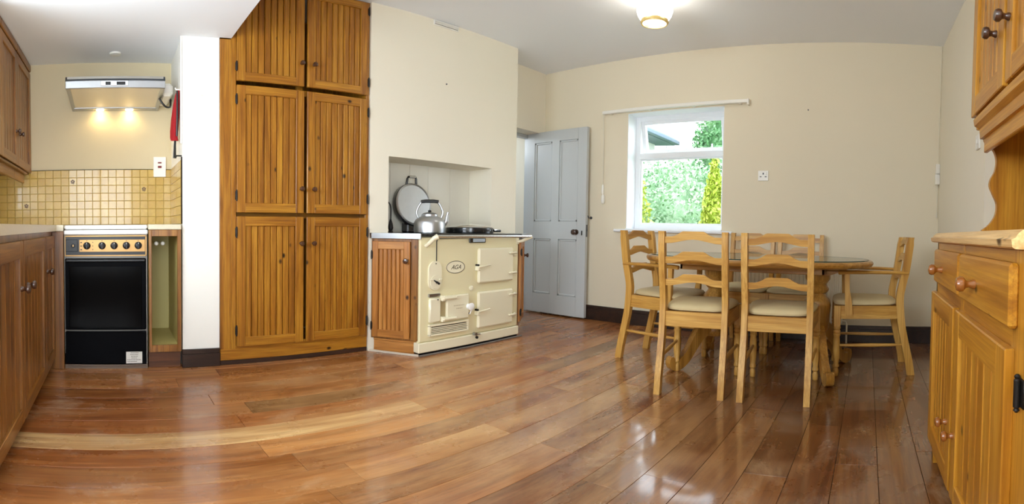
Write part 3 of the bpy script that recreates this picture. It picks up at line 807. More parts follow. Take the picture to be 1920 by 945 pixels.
tag(put('cover_plate', MB().lathe([(0.04, 0), (0.038, -0.012), (0.02, -0.016)], (-3.31, 0.02, H2), 'z', 20), WPLAST), 'small pale round plate on the low ceiling above the cooker hood', 'ceiling plate')

# ------------------------------------------------------------------ range cooker
RX, RY = -2.62, 1.945
rg = thing('range_cooker', 'cream enamel range cooker with chrome rail, standing in the chimney recess', 'range cooker', (RX, RY, 0), PI / 2)
def lp(name, mb, mat, parent=None): return put(name, mb, mat, parent or rg, world=False)
# own frame: x to the right along the front, y into the wall, z up
lp('body', MB().box(0.004, 1.0, 0.02, 0.30, 0.02, 0.833, 0.004).box(0.008, 0.975, 0.30, 0.585, 0.02, 0.833, 0.004).box(0.0, 1.0, 0.0, 0.022, 0.095, 0.835, 0.008), ENAMEL)
lp('plinth', MB().box(-0.012, 1.004, -0.012, 0.05, 0.022, 0.094, 0.005), ENAMEL2)
lp('plinth_shadow_gap', MB().box(-0.004, 0.996, 0.0, 0.05, 0.0, 0.022), BLACKE)
lp('top_plate', MB().box(0.0, 1.02, -0.015, 0.30, 0.834, 0.857, 0.004).box(0.008, 0.972, 0.30, 0.588, 0.834, 0.857, 0.002), BLACKE)
def oven_door(x0, x1, z0, z1):
    d = lp('oven_door', MB().box(x0, x1, -0.03, 0.0, z0, z1, 0.012), ENAMEL2)
    zm = z0 + (z1 - z0) * 0.48
    lp('latch', MB().tube([(x0 + 0.10, -0.052, zm + 0.012), (x0 + 0.04, -0.058, zm + 0.008), (x0 - 0.012, -0.045, zm)], [0.005, 0.008, 0.008], 10).box(x0 - 0.02, x0 + 0.004, -0.046, -0.004, zm - 0.03, zm + 0.006, 0.004), ENAMEL2, d)
    lp('latch_bolt', MB().lathe([(0.008, 0), (0.008, -0.03)], (x0 - 0.012, -0.01, zm + 0.012), 'y', 10), IRON, d)
    for q in (0.22, 0.82):
        zz = z0 + (z1 - z0) * q
        lp('hinge', MB().box(x1 - 0.06, x1 + 0.03, -0.046, -0.026, zz - 0.002, zz + 0.014, 0.005).lathe([(0.010, -0.012), (0.010, 0.018)], (x1 + 0.022, -0.022, zz), 'z', 10).box(x1 + 0.008, x1 + 0.04, -0.02, 0.0, zz - 0.024, zz - 0.008, 0.003), ENAMEL2, d)
    return d
oven_door(0.527, 0.915, 0.483, 0.748)['label'] = 'upper right oven door'
oven_door(0.527, 0.915, 0.137, 0.418)['label'] = 'lower right oven door'
fd = lp('fire_door', MB().box(0.222, 0.437, -0.028, 0.0, 0.233, 0.415, 0.008), ENAMEL2)
for zz in (0.40, 0.25):
    lp('hinge', MB().box(0.175, 0.305, -0.052, -0.022, zz - 0.008, zz + 0.012, 0.007).box(0.17, 0.205, -0.04, 0.0, zz - 0.02, zz + 0.02, 0.006), ENAMEL2, fd)
lp('spin_knob', MB().lathe([(0.02, 0), (0.012, -0.012), (0.012, -0.02), (0.027, -0.026), (0.029, -0.036), (0.018, -0.042)], (0.425, -0.028, 0.322), 'y', 18).tube([(0.425, -0.05, 0.32), (0.445, -0.045, 0.30), (0.44, -0.03, 0.262)], 0.005, 8), HOBW, fd)
fp = MB()
for z, a, b_ in ((0.338, 0.285, 0.385), (0.316, 0.31, 0.37)):
    x = a
    while x < b_:
        q = rng.uniform(0.008, 0.016); fp.box(x, min(x + q, b_), -0.0286, -0.028, z - 0.004, z + 0.004); x += q + 0.004
lp('faded_print', fp, plain('faded_print', srgb(196, 184, 150), 0.5), fd)
lp('side_flap', MB().box(0.07, 0.172, -0.026, 0.0, 0.232, 0.408, 0.010).lathe([(0.005, -0.026), (0.005, -0.029)], (0.14, 0, 0.395), 'y', 8, mi=1), [ENAMEL2, IRON])
lp('flap_strip', MB().box(0.072, 0.172, -0.014, 0.0, 0.415, 0.437, 0.002), STEEL)
lp('door_gap', MB().box(0.176, 0.222, -0.012, 0.0, 0.232, 0.412, 0.001), plain('brass_gap', srgb(176, 160, 120), 0.4))
vt = lp('vent_grille', MB().box(0.07, 0.44, -0.024, 0.0, 0.136, 0.150, 0.003).box(0.07, 0.44, -0.024, 0.0, 0.205, 0.221, 0.003).box(0.07, 0.088, -0.024, 0, 0.14, 0.215, 0.003).box(0.425, 0.44, -0.024, 0, 0.14, 0.215, 0.003), ENAMEL2)
lp('vent_back', MB().box(0.085, 0.43, -0.008, -0.001, 0.148, 0.208), BLACKE, vt)
for q in range(4):
    z = 0.1585 + q * 0.0118
    lp('slat', MB().box(0.086, 0.428, -0.022, -0.008, z - 0.0032, z + 0.0032, 0.001), ENAMEL2, vt)
# badge
bd = MB()
ro, ri = [], []
for k in range(40):
    a = 2 * PI * k / 40
    ro.append((0.32 + 0.089 * math.cos(a), -0.0035, 0.615 + 0.046 * math.sin(a))); ri.append((0.32 + 0.084 * math.cos(a), -0.0035, 0.615 + 0.0415 * math.sin(a)))
plate = MB(); plate.loft([[(x, 0.0, z) for x, y, z in ro], [(x, -0.003, z) for x, y, z in ro]])
bdg = lp('badge', plate, ENAMEL2)
ring = MB(); ring.loft([ro, ri], smooth=False, cap=False); ring.loft([ri, [(x, -0.002, z) for x, y, z in ri]], cap=False)
lp('badge_ring', ring, BADGE, bdg)
tb = text_mb('AGA', 0.045, 0.0006, 0.45)
tb.v = [(0.322 + x, -0.0036 - z, 0.614 + y) for x, y, z in tb.v]
lp('lettering', tb, BADGE, bdg)
# control plate with rounded ends
pts = []
for k in range(13): a = PI * k / 12; pts.append((0.126 + 0.056 * math.cos(a), 0.61 + 0.056 * math.sin(a)))
for k in range(13): a = PI + PI * k / 12; pts.append((0.126 + 0.056 * math.cos(a), 0.518 + 0.056 * math.sin(a)))
cpn = lp('control_plate', MB().prism(pts, 'xz', -0.014, 0.0).lathe([(0.048, -0.014), (0.046, -0.019), (0.02, -0.02)], (0.126, 0, 0.52), 'y', 24), ENAMEL2)
lp('dial_lever', MB().tube([(0.10, -0.032, 0.534), (0.126, -0.032, 0.52), (0.148, -0.028, 0.508)], [0.004, 0.006, 0.009], 8).lathe([(0.008, -0.014), (0.008, -0.034)], (0.13, 0, 0.518), 'y', 10), IRON, cpn)
lp('plate_screw', MB().lathe([(0.005, -0.014), (0.004, -0.017)], (0.13, 0, 0.648), 'y', 8), IRON, cpn)
for q in (0.086, 0.166): lp('dial_lug', MB().box(q - 0.012, q + 0.012, -0.028, -0.014, 0.532, 0.542, 0.003), ENAMEL2, cpn)
lp('sensor_cable', MB().tube([(0.142, -0.003, 0.66), (0.142, -0.003, 0.80), (0.145, -0.003, 0.815), (0.16, -0.003, 0.822), (0.44, -0.003, 0.825)], 0.0035, 6), IRON)
lp('inspection_plug', MB().lathe([(0.019, 0), (0.018, -0.008), (0.01, -0.012)], (0.475, 0, 0.45), 'y', 18), ENAMEL2)
th = lp('thermometer', MB().box(0.445, 0.612, -0.014, 0.0, 0.789, 0.826, 0.004), BLACKE)
lp('thermometer_dial', MB().box(0.478, 0.60, -0.016, -0.014, 0.796, 0.82, 0.002), plain('dial_face', srgb(190, 205, 215), 0.2), th)
lp('drain_cock', MB().lathe([(0.014, 0), (0.012, -0.03)], (0.50, -0.012, 0.10), 'y', 12).tube([(0.485, -0.035, 0.102), (0.54, -0.04, 0.095)], 0.006, 8).lathe([(0.011, 0), (0.011, -0.01)], (0.52, -0.02, 0.07), 'y', 12, mi=1), [STEEL, IRON])
lp('bolt', MB().lathe([(0.007, 0), (0.007, -0.005)], (0.455, 0, 0.262), 'y', 10), IRON)
# towel rail
rl_ = lp('hand_rail', MB().lathe([(0.0115, 0.09), (0.0115, 1.07)], (0, -0.075, 0.838), 'x', 14), CHROME)
lp('rail_bracket', MB().tube([(0.045, -0.003, 0.772), (0.052, -0.03, 0.79), (0.07, -0.062, 0.825), (0.094, -0.076, 0.839)], [0.013, 0.014, 0.016, 0.02], 14), ENAMEL2, rl_)
lp('rail_bracket', MB().tube([(0.985, -0.003, 0.792), (1.01, -0.03, 0.80), (1.05, -0.06, 0.822), (1.075, -0.076, 0.838)], [0.012, 0.013, 0.014, 0.018], 14).box(0.965, 1.0, -0.008, 0.0, 0.772, 0.826, 0.003), ENAMEL2, rl_)
# raised lid on the left hotplate
LX, LZ, LR = 0.285, 0.882, 0.172
lid_pts = [(0.0, -0.030), (0.06, -0.032), (0.12, -0.028), (0.160, -0.012), (0.168, 0.0)]
tl = Matrix.Translation((LX, 0.45, LZ + 0.03)) @ Matrix.Rotation(R_(-9), 4, 'X')
def disc(prof, mat, name, parent, seg=40):
    m = MB()
    rings = []
    for r, h in prof:
        rings.append([tuple(tl @ Vector((r * math.cos(2 * PI * k / seg), h, LR + r * math.sin(2 * PI * k / seg)))) for k in range(seg)])
    m.loft(rings)
    return lp(name, m, mat, parent)
lid = disc([(0.158, -0.004), (LR, 0.002), (LR, 0.04), (0.16, 0.062), (0.09, 0.07), (0.02, 0.072)], BLACKE, 'raised_lid', rg)
lid['label'] = 'raised round lid leaning back, bare metal inside'
disc([(0.150, -0.004), (0.156, -0.014), (0.168, -0.010), (0.170, 0.004)], STEEL, 'lid_rim', lid)
disc([(0.157, -0.010), (0.150, 0.002), (0.12, 0.026), (0.07, 0.040), (0.01, 0.046)], ALU, 'lid_liner', lid)
hm = MB()
hp = [Vector((-0.048, 0.01, 2 * LR - 0.02)), Vector((-0.042, -0.004, 2 * LR + 0.035)), Vector((-0.036, -0.008, 2 * LR + 0.048)), Vector((0.036, -0.008, 2 * LR + 0.048)), Vector((0.042, -0.004, 2 * LR + 0.035)), Vector((0.048, 0.01, 2 * LR - 0.02))]
hm.tube([tuple(tl @ p) for p in hp], [0.011, 0.01, 0.009, 0.009, 0.01, 0.011], 10)
lp('lid_handle', hm, BLACKE, lid)
lp('handle_grip', MB().tube([tuple(tl @ Vector((-0.03, -0.012, 2 * LR + 0.049))), tuple(tl @ Vector((0.03, -0.012, 2 * LR + 0.049)))], 0.010, 12), CHROME, lid)
lp('lid_hinge', MB().box(LX - 0.06, LX + 0.06, 0.47, 0.56, 0.857, 0.94, 0.01), BLACKE, lid)
# closed lid on the right hotplate
CX, CY = 0.70, 0.27
lid2 = lp('closed_lid', MB().lathe([(0.195, 0.0), (0.198, 0.012), (0.196, 0.04), (0.186, 0.046)], (CX, CY, 0.858), 'z', 44), BLACKE)
lid2['label'] = 'closed round lid with polished domed top'
lp('lid_dome', MB().lathe([(0.187, 0.046), (0.182, 0.052), (0.14, 0.066), (0.08, 0.075), (0.01, 0.078)], (CX, CY, 0.858), 'z', 44), CHROME, lid2)
lp('lid_handle', MB().box(CX + 0.17, CX + 0.235, CY - 0.14, CY - 0.05, 0.868, 0.888, 0.008).tube([(CX + 0.08, CY - 0.20, 0.884), (CX + 0.12, CY - 0.20, 0.886), (CX + 0.15, CY - 0.18, 0.886)], 0.008, 8, mi=1), [BLACKE, CHROME], lid2)

struct('trim_3', MB().prism([(-2.947, 1.733), (-2.941, 1.725), (-2.615, 1.938), (-2.622, 1.944)], 'xy', 0.0, 0.014), plain('pale_floor_bead', srgb(196, 184, 166), 0.5))
struct('trim_4', MB().box(-2.608, -2.597, 1.936, 2.985, 0.0, 0.012, 0.002), plain('grey_floor_bead', srgb(120, 112, 104), 0.4))
# pale boards lining the recess
for i, (a, b_) in enumerate(((1.887, 2.08), (2.082, 2.27), (2.272, 2.46), (2.462, 2.70), (2.702, 2.928))):
    put('lining_board', MB().box(-3.2195, -3.212, a, b_, 0.86, 1.415, 0.001), RECESS, bpy.data.objects['wall_chimney'])

kt = thing('kettle', 'aluminium kettle with black handle on the range cooker, in front of the raised lid', 'kettle', (-2.815, 2.175, 0.858))
def kp(name, mb, mat, parent=None): return put(name, mb, mat, parent or kt, world=False)
kp('kettle_body', MB().lathe([(0.108, 0), (0.116, 0.004), (0.118, 0.02), (0.116, 0.075), (0.108, 0.095), (0.088, 0.112), (0.062, 0.124), (0.056, 0.128)], (0, 0, 0), 'z', 40), ALU)
kl = kp('kettle_lid', MB().lathe([(0.062, 0.124), (0.06, 0.138), (0.045, 0.148), (0.02, 0.153)], (0, 0, 0), 'z', 32), ALU)
kp('lid_knob', MB().lathe([(0.008, 0.15), (0.013, 0.158), (0.011, 0.168), (0.004, 0.171)], (0, 0, 0), 'z', 14), BLACKP, kl)
ka = R_(52)                                     # spout points towards the right of the photo
ux_, uy_ = math.cos(ka), math.sin(ka)
kp('spout', MB().tube(smooth_path([(0.10 * ux_, 0.10 * uy_, 0.06), (0.122 * ux_, 0.122 * uy_, 0.085), (0.128 * ux_, 0.128 * uy_, 0.12), (0.136 * ux_, 0.136 * uy_, 0.155)], 4), [0.018] * 3 + [0.015] * 3 + [0.012] * 3 + [0.009] * 4, 14), ALU)
for sg in (-1, 1):
    kp('handle_arm', MB().tube(smooth_path([(sg * 0.085 * ux_, sg * 0.085 * uy_, 0.112), (sg * 0.098 * ux_, sg * 0.098 * uy_, 0.15), (sg * 0.085 * ux_, sg * 0.085 * uy_, 0.19), (sg * 0.066 * ux_, sg * 0.066 * uy_, 0.222), (sg * 0.05 * ux_, sg * 0.05 * uy_, 0.232)], 4), 0.008, 10), ALU)
kp('handle', MB().tube([(-0.066 * ux_, -0.066 * uy_, 0.232), (-0.03 * ux_, -0.03 * uy_, 0.236), (0.03 * ux_, 0.03 * uy_, 0.236), (0.066 * ux_, 0.066 * uy_, 0.232)], [0.012, 0.013, 0.013, 0.012], 12), BLACKP)

pk = put('poker', MB().lathe([(0.0, 0), (0.02, 0.002), (0.013, 0.016), (0.02, 0.035), (0.017, 0.06), (0.010, 0.085), (0.006, 0.1)], (-3.02, 1.965, 0.8575), 'z', 14)
         .tube(smooth_path([(-3.02, 1.965, 0.95), (-3.02, 1.965, 1.04), (-3.03, 1.955, 1.08), (-3.05, 1.93, 1.10), (-3.06, 1.91, 1.10)]), 0.005, 8), IRON)
tag(pk, 'thin black iron tool with hooked rod standing at the left end of the recess', 'tool')

# ------------------------------------------------------------------ angled cupboards either side of the range
def angled(label, A, B, back, name, knobx, nb, depth_top):
    A, B = Vector(A), Vector(B); d = B - A; w = d.length; ang = math.atan2(d.y, d.x)
    t = thing(name, label, 'cupboard', (A.x, A.y, 0), ang, 'angled cupboards beside the range cooker')
    inv = W[t].inverted()
    loc = [inv @ Vector((p[0], p[1], 0)) for p in back]
    poly = [(0.0, 0.021), (w, 0.021)] + [(p.x, p.y) for p in loc]
    put('carcass', MB().prism(poly, 'xy', 0.105, 0.818), OLDP['z'], t, world=False)
    ins = [(0.012, 0.03), (w - 0.012, 0.03)] + [(p.x, p.y) for p in loc]
    put('plinth', MB().prism(ins, 'xy', 0.0, 0.103).box(0.012, w - 0.012, 0.018, 0.032, 0.085, 0.103, 0.004), LIGHTP['x'], t, world=False)
    put('face_frame', MB().box(0, 0.016, 0.002, 0.021, 0.105, 0.818, 0.002).box(w - 0.05, w, 0.002, 0.021, 0.105, 0.818, 0.002).box(0.016, w - 0.05, 0.002, 0.021, 0.105, 0.122, 0.001).box(0.016, w - 0.05, 0.002, 0.021, 0.79, 0.818, 0.001), OLDP['z'], t, world=False)
    dw = w - 0.066
    board_door(t, Matrix.Translation((0.014, -0.018, 0.118)), dw, 0.682, LIGHTP, (knobx * dw, 0.55), nb=nb, st=0.045, rl=0.055, knob_r=0.019, hinge_x=-0.002, hinges=(0.12, 0.86), hinge_h=0.045)
    return t
LIGHTP = woodset('corner_cupboard_pine', srgb(200, 142, 74), srgb(178, 116, 50), srgb(130, 78, 28), knots=0.35)
angled('angled pine corner cupboard between the tall larder cupboard and the range cooker', (-2.915, 1.737), (-2.637, 1.940), [(-2.915, 1.940)], 'corner_cupboard', 0.92, 6, 0)
angled('slim angled pine cupboard at the right end of the range, seen almost edge on', (-2.632, 2.962), (-2.812, 3.225), [(-2.915, 3.225), (-2.915, 2.962)], 'corner_cupboard', 0.92, 4, 0)
for pg, lab in (([(-2.926, 1.729), (-2.905, 1.729), (-2.602, 1.936), (-2.602, 1.9435), (-2.926, 1.9435)], 'steel edged worktop on the angled cupboard left of the range'),
                ([(-2.602, 2.968), (-2.602, 2.985), (-2.79, 3.262), (-2.926, 3.262), (-2.926, 2.968)], 'steel edged worktop end on the angled cupboard right of the range')):
    tag(put('steel_worktop', MB().prism(pg, 'xy', 0.82, 0.857), STEEL), lab, 'worktop')

# wall vent and small plaster marks on the breast
wv = thing('air_vent', 'flat white air vent on the chimney breast just below the ceiling', 'vent', (XBR, 2.4, 2.59))
put('vent_frame', MB().box(XBR, XBR + 0.012, 2.275, 2.525, 2.566, 2.614, 0.002), WPLAST, wv)
put('vent_shade', MB().box(XBR + 0.011, XBR + 0.0125, 2.285, 2.515, 2.574, 2.607), INK, wv)  # grey sheet painted as the shade between the slats
for z in (2.582, 2.592, 2.602):
    put('vent_slat', MB().box(XBR + 0.011, XBR + 0.019, 2.285, 2.515, z - 0.0035, z + 0.0035, 0.001), WPLAST, wv)
tag(put('wall_nail', MB().lathe([(0.006, 0), (0.006, 0.006)], (XBR, 2.414, 2.068), 'x', 8), STEELD), 'tiny nail head in the cream chimney breast above the recess', 'nail')
tag(put('wall_nail', MB().lathe([(0.005, 0), (0.006, -0.012)], (-0.53, YF, 1.98), 'y', 8), STEELD), 'tiny nail in the far wall high up, right of the window', 'nail')
tag(put('wall_nail', MB().lathe([(0.006, 0), (0.006, 0.006)], (-2.955, 0.552, 1.74), 'x', 8), CREAM), 'tiny painted-over nail on the white pier left of the larder cupboard', 'nail')

# ------------------------------------------------------------------ far wall fittings
ct = thing('curtain_rail', 'long white curtain track on the far wall above the window', 'curtain rail', (-1.76, YF, 2.06))
put('track', MB().box(-2.48, -1.047, YF - 0.06, YF - 0.02, 2.05, 2.082, 0.004), WPLAST, ct)
for x in (-2.40, -1.98, -1.55, -1.12):
    put('bracket', MB().box(x - 0.012, x + 0.012, YF - 0.05, YF, 2.046, 2.075, 0.003), WPLAST, ct)
put('end_cap', MB().box(-1.05, -1.036, YF - 0.062, YF - 0.018, 2.03, 2.085, 0.003), WPLAST, ct)
co = put('pull_cord', MB().tube([(-2.475, YF - 0.035, 2.05), (-2.478, YF - 0.02, 1.7), (-2.482, YF - 0.012, 1.32)], 0.0035, 6), CORDM, ct)
put('cord_weight', MB().lathe([(0.006, 0.05), (0.012, 0.03), (0.013, -0.03), (0.008, -0.05)], (-2.482, YF - 0.014, 1.30), 'z', 12).lathe([(0.005, 0.045), (0.017, 0.03), (0.018, -0.03), (0.012, -0.045)], (-2.475, YF - 0.019, 1.205), 'z', 12), WPLAST, co)

so = thing('wall_socket', 'white electric wall socket on the far wall right of the window', 'socket', (-0.903, YF, 1.40))
pl = put('plate', MB().box(-0.948, -0.858, YF - 0.011, YF, 1.356, 1.444, 0.003), WPLAST, so)
put('pin_hole', MB().box(-0.908, -0.898, YF - 0.0125, YF - 0.0108, 1.410, 1.426), BLACKP, so)
for q in (-0.022, 0.022): put('pin_hole', MB().box(-0.903 + q - 0.008, -0.903 + q + 0.008, YF - 0.0125, YF - 0.0108, 1.388, 1.395), BLACKP, so)
put('rocker', MB().box(-0.885, -0.871, YF - 0.016, YF - 0.010, 1.405, 1.432, 0.002), WPLAST, so)

pb = thing('cord_switch_box', 'small white two-part box with hanging cord in the far right corner', 'switch', (0.575, YF, 1.45))
put('upper_box', MB().box(0.555, 0.588, YF - 0.045, YF - 0.002, 1.445, 1.53, 0.004), WPLAST, pb)
put('lower_box', MB().box(0.552, 0.589, YF - 0.048, YF - 0.002, 1.355, 1.441, 0.004), WPLAST, pb)
put('pull_cord', MB().tube([(0.572, YF - 0.03, 1.355), (0.572, YF - 0.03, 1.10)], 0.003, 6).lathe([(0.005, 0.03), (0.008, 0), (0.006, -0.02)], (0.572, YF - 0.03, 1.09), 'z', 10), CORDM, pb)
put('cable', MB().tube([(0.575, YF - 0.008, 1.53), (0.577, YF - 0.008, H1)], 0.004, 6), CREAM, pb)
tag(put('light_switch', MB().box(XR - 0.012, XR, 2.52, 2.605, 1.40, 1.485, 0.003).box(XR - 0.017, XR - 0.01, 2.555, 2.57, 1.43, 1.455, 0.002), WPLAST), 'white light switch seen edge on, on the right wall near the dresser', 'switch')

# radiator
rd = thing('radiator', 'long white panel radiator on the far wall behind the dining table', 'radiator', (-0.66, YF - 0.06, 0.165))
rm = MB().box(-1.15, -0.19, YF - 0.075, YF - 0.055, 0.165, 0.645, 0.006)
rb = put('panel', rm, RADW, rd)
ribs = MB(); x = -1.13
while x < -0.20:
    ribs.prism([(x, YF - 0.075), (x + 0.006, YF - 0.083), (x + 0.018, YF - 0.083), (x + 0.024, YF - 0.075)], 'xy', 0.195, 0.615)
    x += 0.0345
o = put('ribs', ribs, RADW, rd); o['kind'] = 'stuff'
put('top_grille', MB().box(-1.15, -0.19, YF - 0.08, YF - 0.025, 0.64, 0.652, 0.003), RADW, rd)
for xa in (-1.0, -0.38): put('bracket', MB().box(xa, xa + 0.04, YF - 0.056, YF - 0.001, 0.22, 0.58), RADW, rd)
put('pipe', MB().tube([(-0.215, YF - 0.06, 0.19), (-0.165, YF - 0.06, 0.185), (-0.155, YF - 0.06, 0.16), (-0.155, YF - 0.06, 0.0)], 0.008, 8), RADW, rd)

# ------------------------------------------------------------------ ceiling lamp
lx_, ly2 = -1.415, 2.895
la = thing('ceiling_lamp', 'lit white glass ceiling lamp with amber scalloped rim, cut by the top edge', 'lamp', (lx_, ly2, H1))
put('lamp_shade', MB().lathe([(0.086, 0.02), (0.094, 0.03), (0.112, 0.065), (0.122, 0.105), (0.120, 0.135), (0.104, 0.17), (0.078, 0.195), (0.055, 0.21)], (lx_, ly2, 2.385), 'z', 32), LAMPG, la)
rings = []
for (r, h, wv_) in ((0.090, 0.034, 1), (0.095, 0.016, 0.4), (0.088, 0.0, 0.0), (0.080, 0.002, 0.0)):
    rings.append([(lx_ + r * math.cos(2 * PI * k / 48), ly2 + r * math.sin(2 * PI * k / 48), 2.382 + h + wv_ * 0.009 * math.cos(6 * 2 * PI * k / 48)) for k in range(48)])
put('shade_rim', MB().loft(rings, cap=False), AMBER, la)
put('ceiling_rose', MB().lathe([(0.06, 0.205), (0.065, 0.215), (0.065, 0.234)], (lx_, ly2, 2.385), 'z', 24), plain('brass', srgb(190, 150, 70), 0.3, metal=1.0), la)

# ------------------------------------------------------------------ dining table
TX, TY, TZ = -0.713, 3.06, 0.745
tb_ = thing('dining_table', 'oval pine pedestal dining table with a glass sheet on top, in front of the window', 'table', (TX, TY, 0))
def oval(a, b, n=64, p=2.3):
    out = []
    for k in range(n):
        t = 2 * PI * k / n; cc, ss = math.cos(t), math.sin(t)
        out.append((math.copysign(abs(cc) ** (2 / p), cc) * a, math.copysign(abs(ss) ** (2 / p), ss) * b))
    return out
def oval_rings(spec):
    return [[(x, y, z) for x, y in oval(a, b)] for a, b, z in spec]
A_, B_ = 0.755, 0.455
put('tabletop', MB().loft(oval_rings([(A_ - 0.03, B_ - 0.03, TZ - 0.040), (A_ - 0.012, B_ - 0.012, TZ - 0.036), (A_ - 0.002, B_ - 0.002, TZ - 0.024), (A_, B_, TZ - 0.014), (A_ - 0.006, B_ - 0.006, TZ - 0.004), (A_ - 0.014, B_ - 0.014, TZ)])), TABL['x'], tb_, world=False)
gl_ = tag(put('glass_top', MB().loft(oval_rings([(A_ - 0.03, B_ - 0.03, 0.001), (A_ - 0.03, B_ - 0.03, 0.0065)])), [TGLASS], None, world=False, loc=(TX, TY, TZ)), 'clear oval sheet of glass lying on the dining table', 'glass sheet')
for p in gl_.data.polygons:
    pass
gl_.data.materials.append(TGEDGE)
for p in gl_.data.polygons:
    if abs(p.normal.z) < 0.5: p.material_index = 1
put('apron', MB().box(-0.46, 0.46, -0.2, -0.182, TZ - 0.085, TZ - 0.041, 0.003).box(-0.46, 0.46, 0.182, 0.2, TZ - 0.085, TZ - 0.041, 0.003).box(-0.46, -0.442, -0.2, 0.2, TZ - 0.085, TZ - 0.041, 0.003).box(0.442, 0.46, -0.2, 0.2, TZ - 0.085, TZ - 0.041, 0.003), TABL['x'], tb_, world=False)
col = [(0.055, 0.20), (0.062, 0.205), (0.072, 0.225), (0.060, 0.245), (0.062, 0.27), (0.078, 0.30), (0.082, 0.34), (0.084, 0.40), (0.088, 0.45), (0.080, 0.485), (0.058, 0.51), (0.052, 0.525), (0.068, 0.54), (0.074, 0.555), (0.066, 0.57), (0.056, 0.585), (0.066, 0.60), (0.080, 0.62), (0.082, 0.655)]
for px, sg in ((-0.285, -1), (0.40, 1)):
    p = put('pedestal', MB().lathe(col, (px, 0.02, 0), 'z', 28), TABL['z'], tb_, world=False)
    put('head_block', MB().loft([[(px - 0.16, -0.05, 0.675), (px + 0.16, -0.05, 0.675), (px + 0.16, 0.09, 0.675), (px - 0.16, 0.09, 0.675)], [(px - 0.22, -0.06, TZ - 0.041), (px + 0.22, -0.06, TZ - 0.041), (px + 0.22, 0.10, TZ - 0.041), (px - 0.22, 0.10, TZ - 0.041)]], smooth=False)
        .loft([[(px - 0.085, -0.06, 0.65), (px + 0.085, -0.06, 0.65), (px + 0.085, 0.10, 0.65), (px - 0.085, 0.10, 0.65)], [(px - 0.16, -0.06, 0.676), (px + 0.16, -0.06, 0.676), (px + 0.16, 0.10, 0.676), (px - 0.16, 0.10, 0.676)]], smooth=False), TABL['x'], p, world=False)
    for fy in (-1, 1):
        # swept foot with a scroll at its toe, set diagonally outward
        prof = [(0.03, 0.36), (0.10, 0.33), (0.17, 0.25), (0.24, 0.135), (0.30, 0.075), (0.335, 0.075), (0.35, 0.095), (0.372, 0.088), (0.380, 0.055), (0.368, 0.018), (0.335, 0.0), (0.285, 0.006), (0.225, 0.05), (0.16, 0.135), (0.10, 0.20), (0.03, 0.23)]
        ang = math.atan2(fy * 0.32, 0.11) if (sg > 0 and fy < 0) else math.atan2(fy * 0.30, sg * 0.19)
        Mf = Matrix.Translation((px, 0.02, 0)) @ Matrix.Rotation(ang, 4, 'Z')
        sp = smooth_path(prof + [prof[0]], 3)[:-1]
        m = MB().prism(sp, 'xz', -0.024, 0.024)
        m.v = [tuple(Mf @ Vector(v)) for v in m.v]
        put('foot', m, TABL['z'], p, world=False)

# ------------------------------------------------------------------ chairs
def post_pts():
    return [(0.0, -0.078), (0.10, -0.062), (0.22, -0.035), (0.34, -0.010), (0.43, 0.0), (0.52, 0.004), (0.60, -0.010), (0.68, -0.028), (0.78, -0.042), (0.88, -0.054), (0.902, -0.058)]
def slat_poly(hw, top):
    up = [(-hw, -0.030), (-hw * 0.72, -0.029), (-hw * 0.55, -0.019), (-hw * 0.40, -0.004), (-hw * 0.34, 0.0)]
    lo = [(hw, -0.066), (hw * 0.75, -0.064), (hw * 0.45, -0.054), (hw * 0.2, -0.046), (0, -0.043)]
    U = up + [(-x, z) for x, z in up[::-1]]
    Lw = lo + [(-x, z) for x, z in lo[::-1][1:]]
    return [(x, top + z) for x, z in U + Lw]
def ypost(z):
    P = post_pts()
    for (z0, y0), (z1, y1) in zip(P, P[1:]):
        if z0 <= z <= z1: return y0 + (y1 - y0) * (z - z0) / (z1 - z0)
    return P[-1][1]
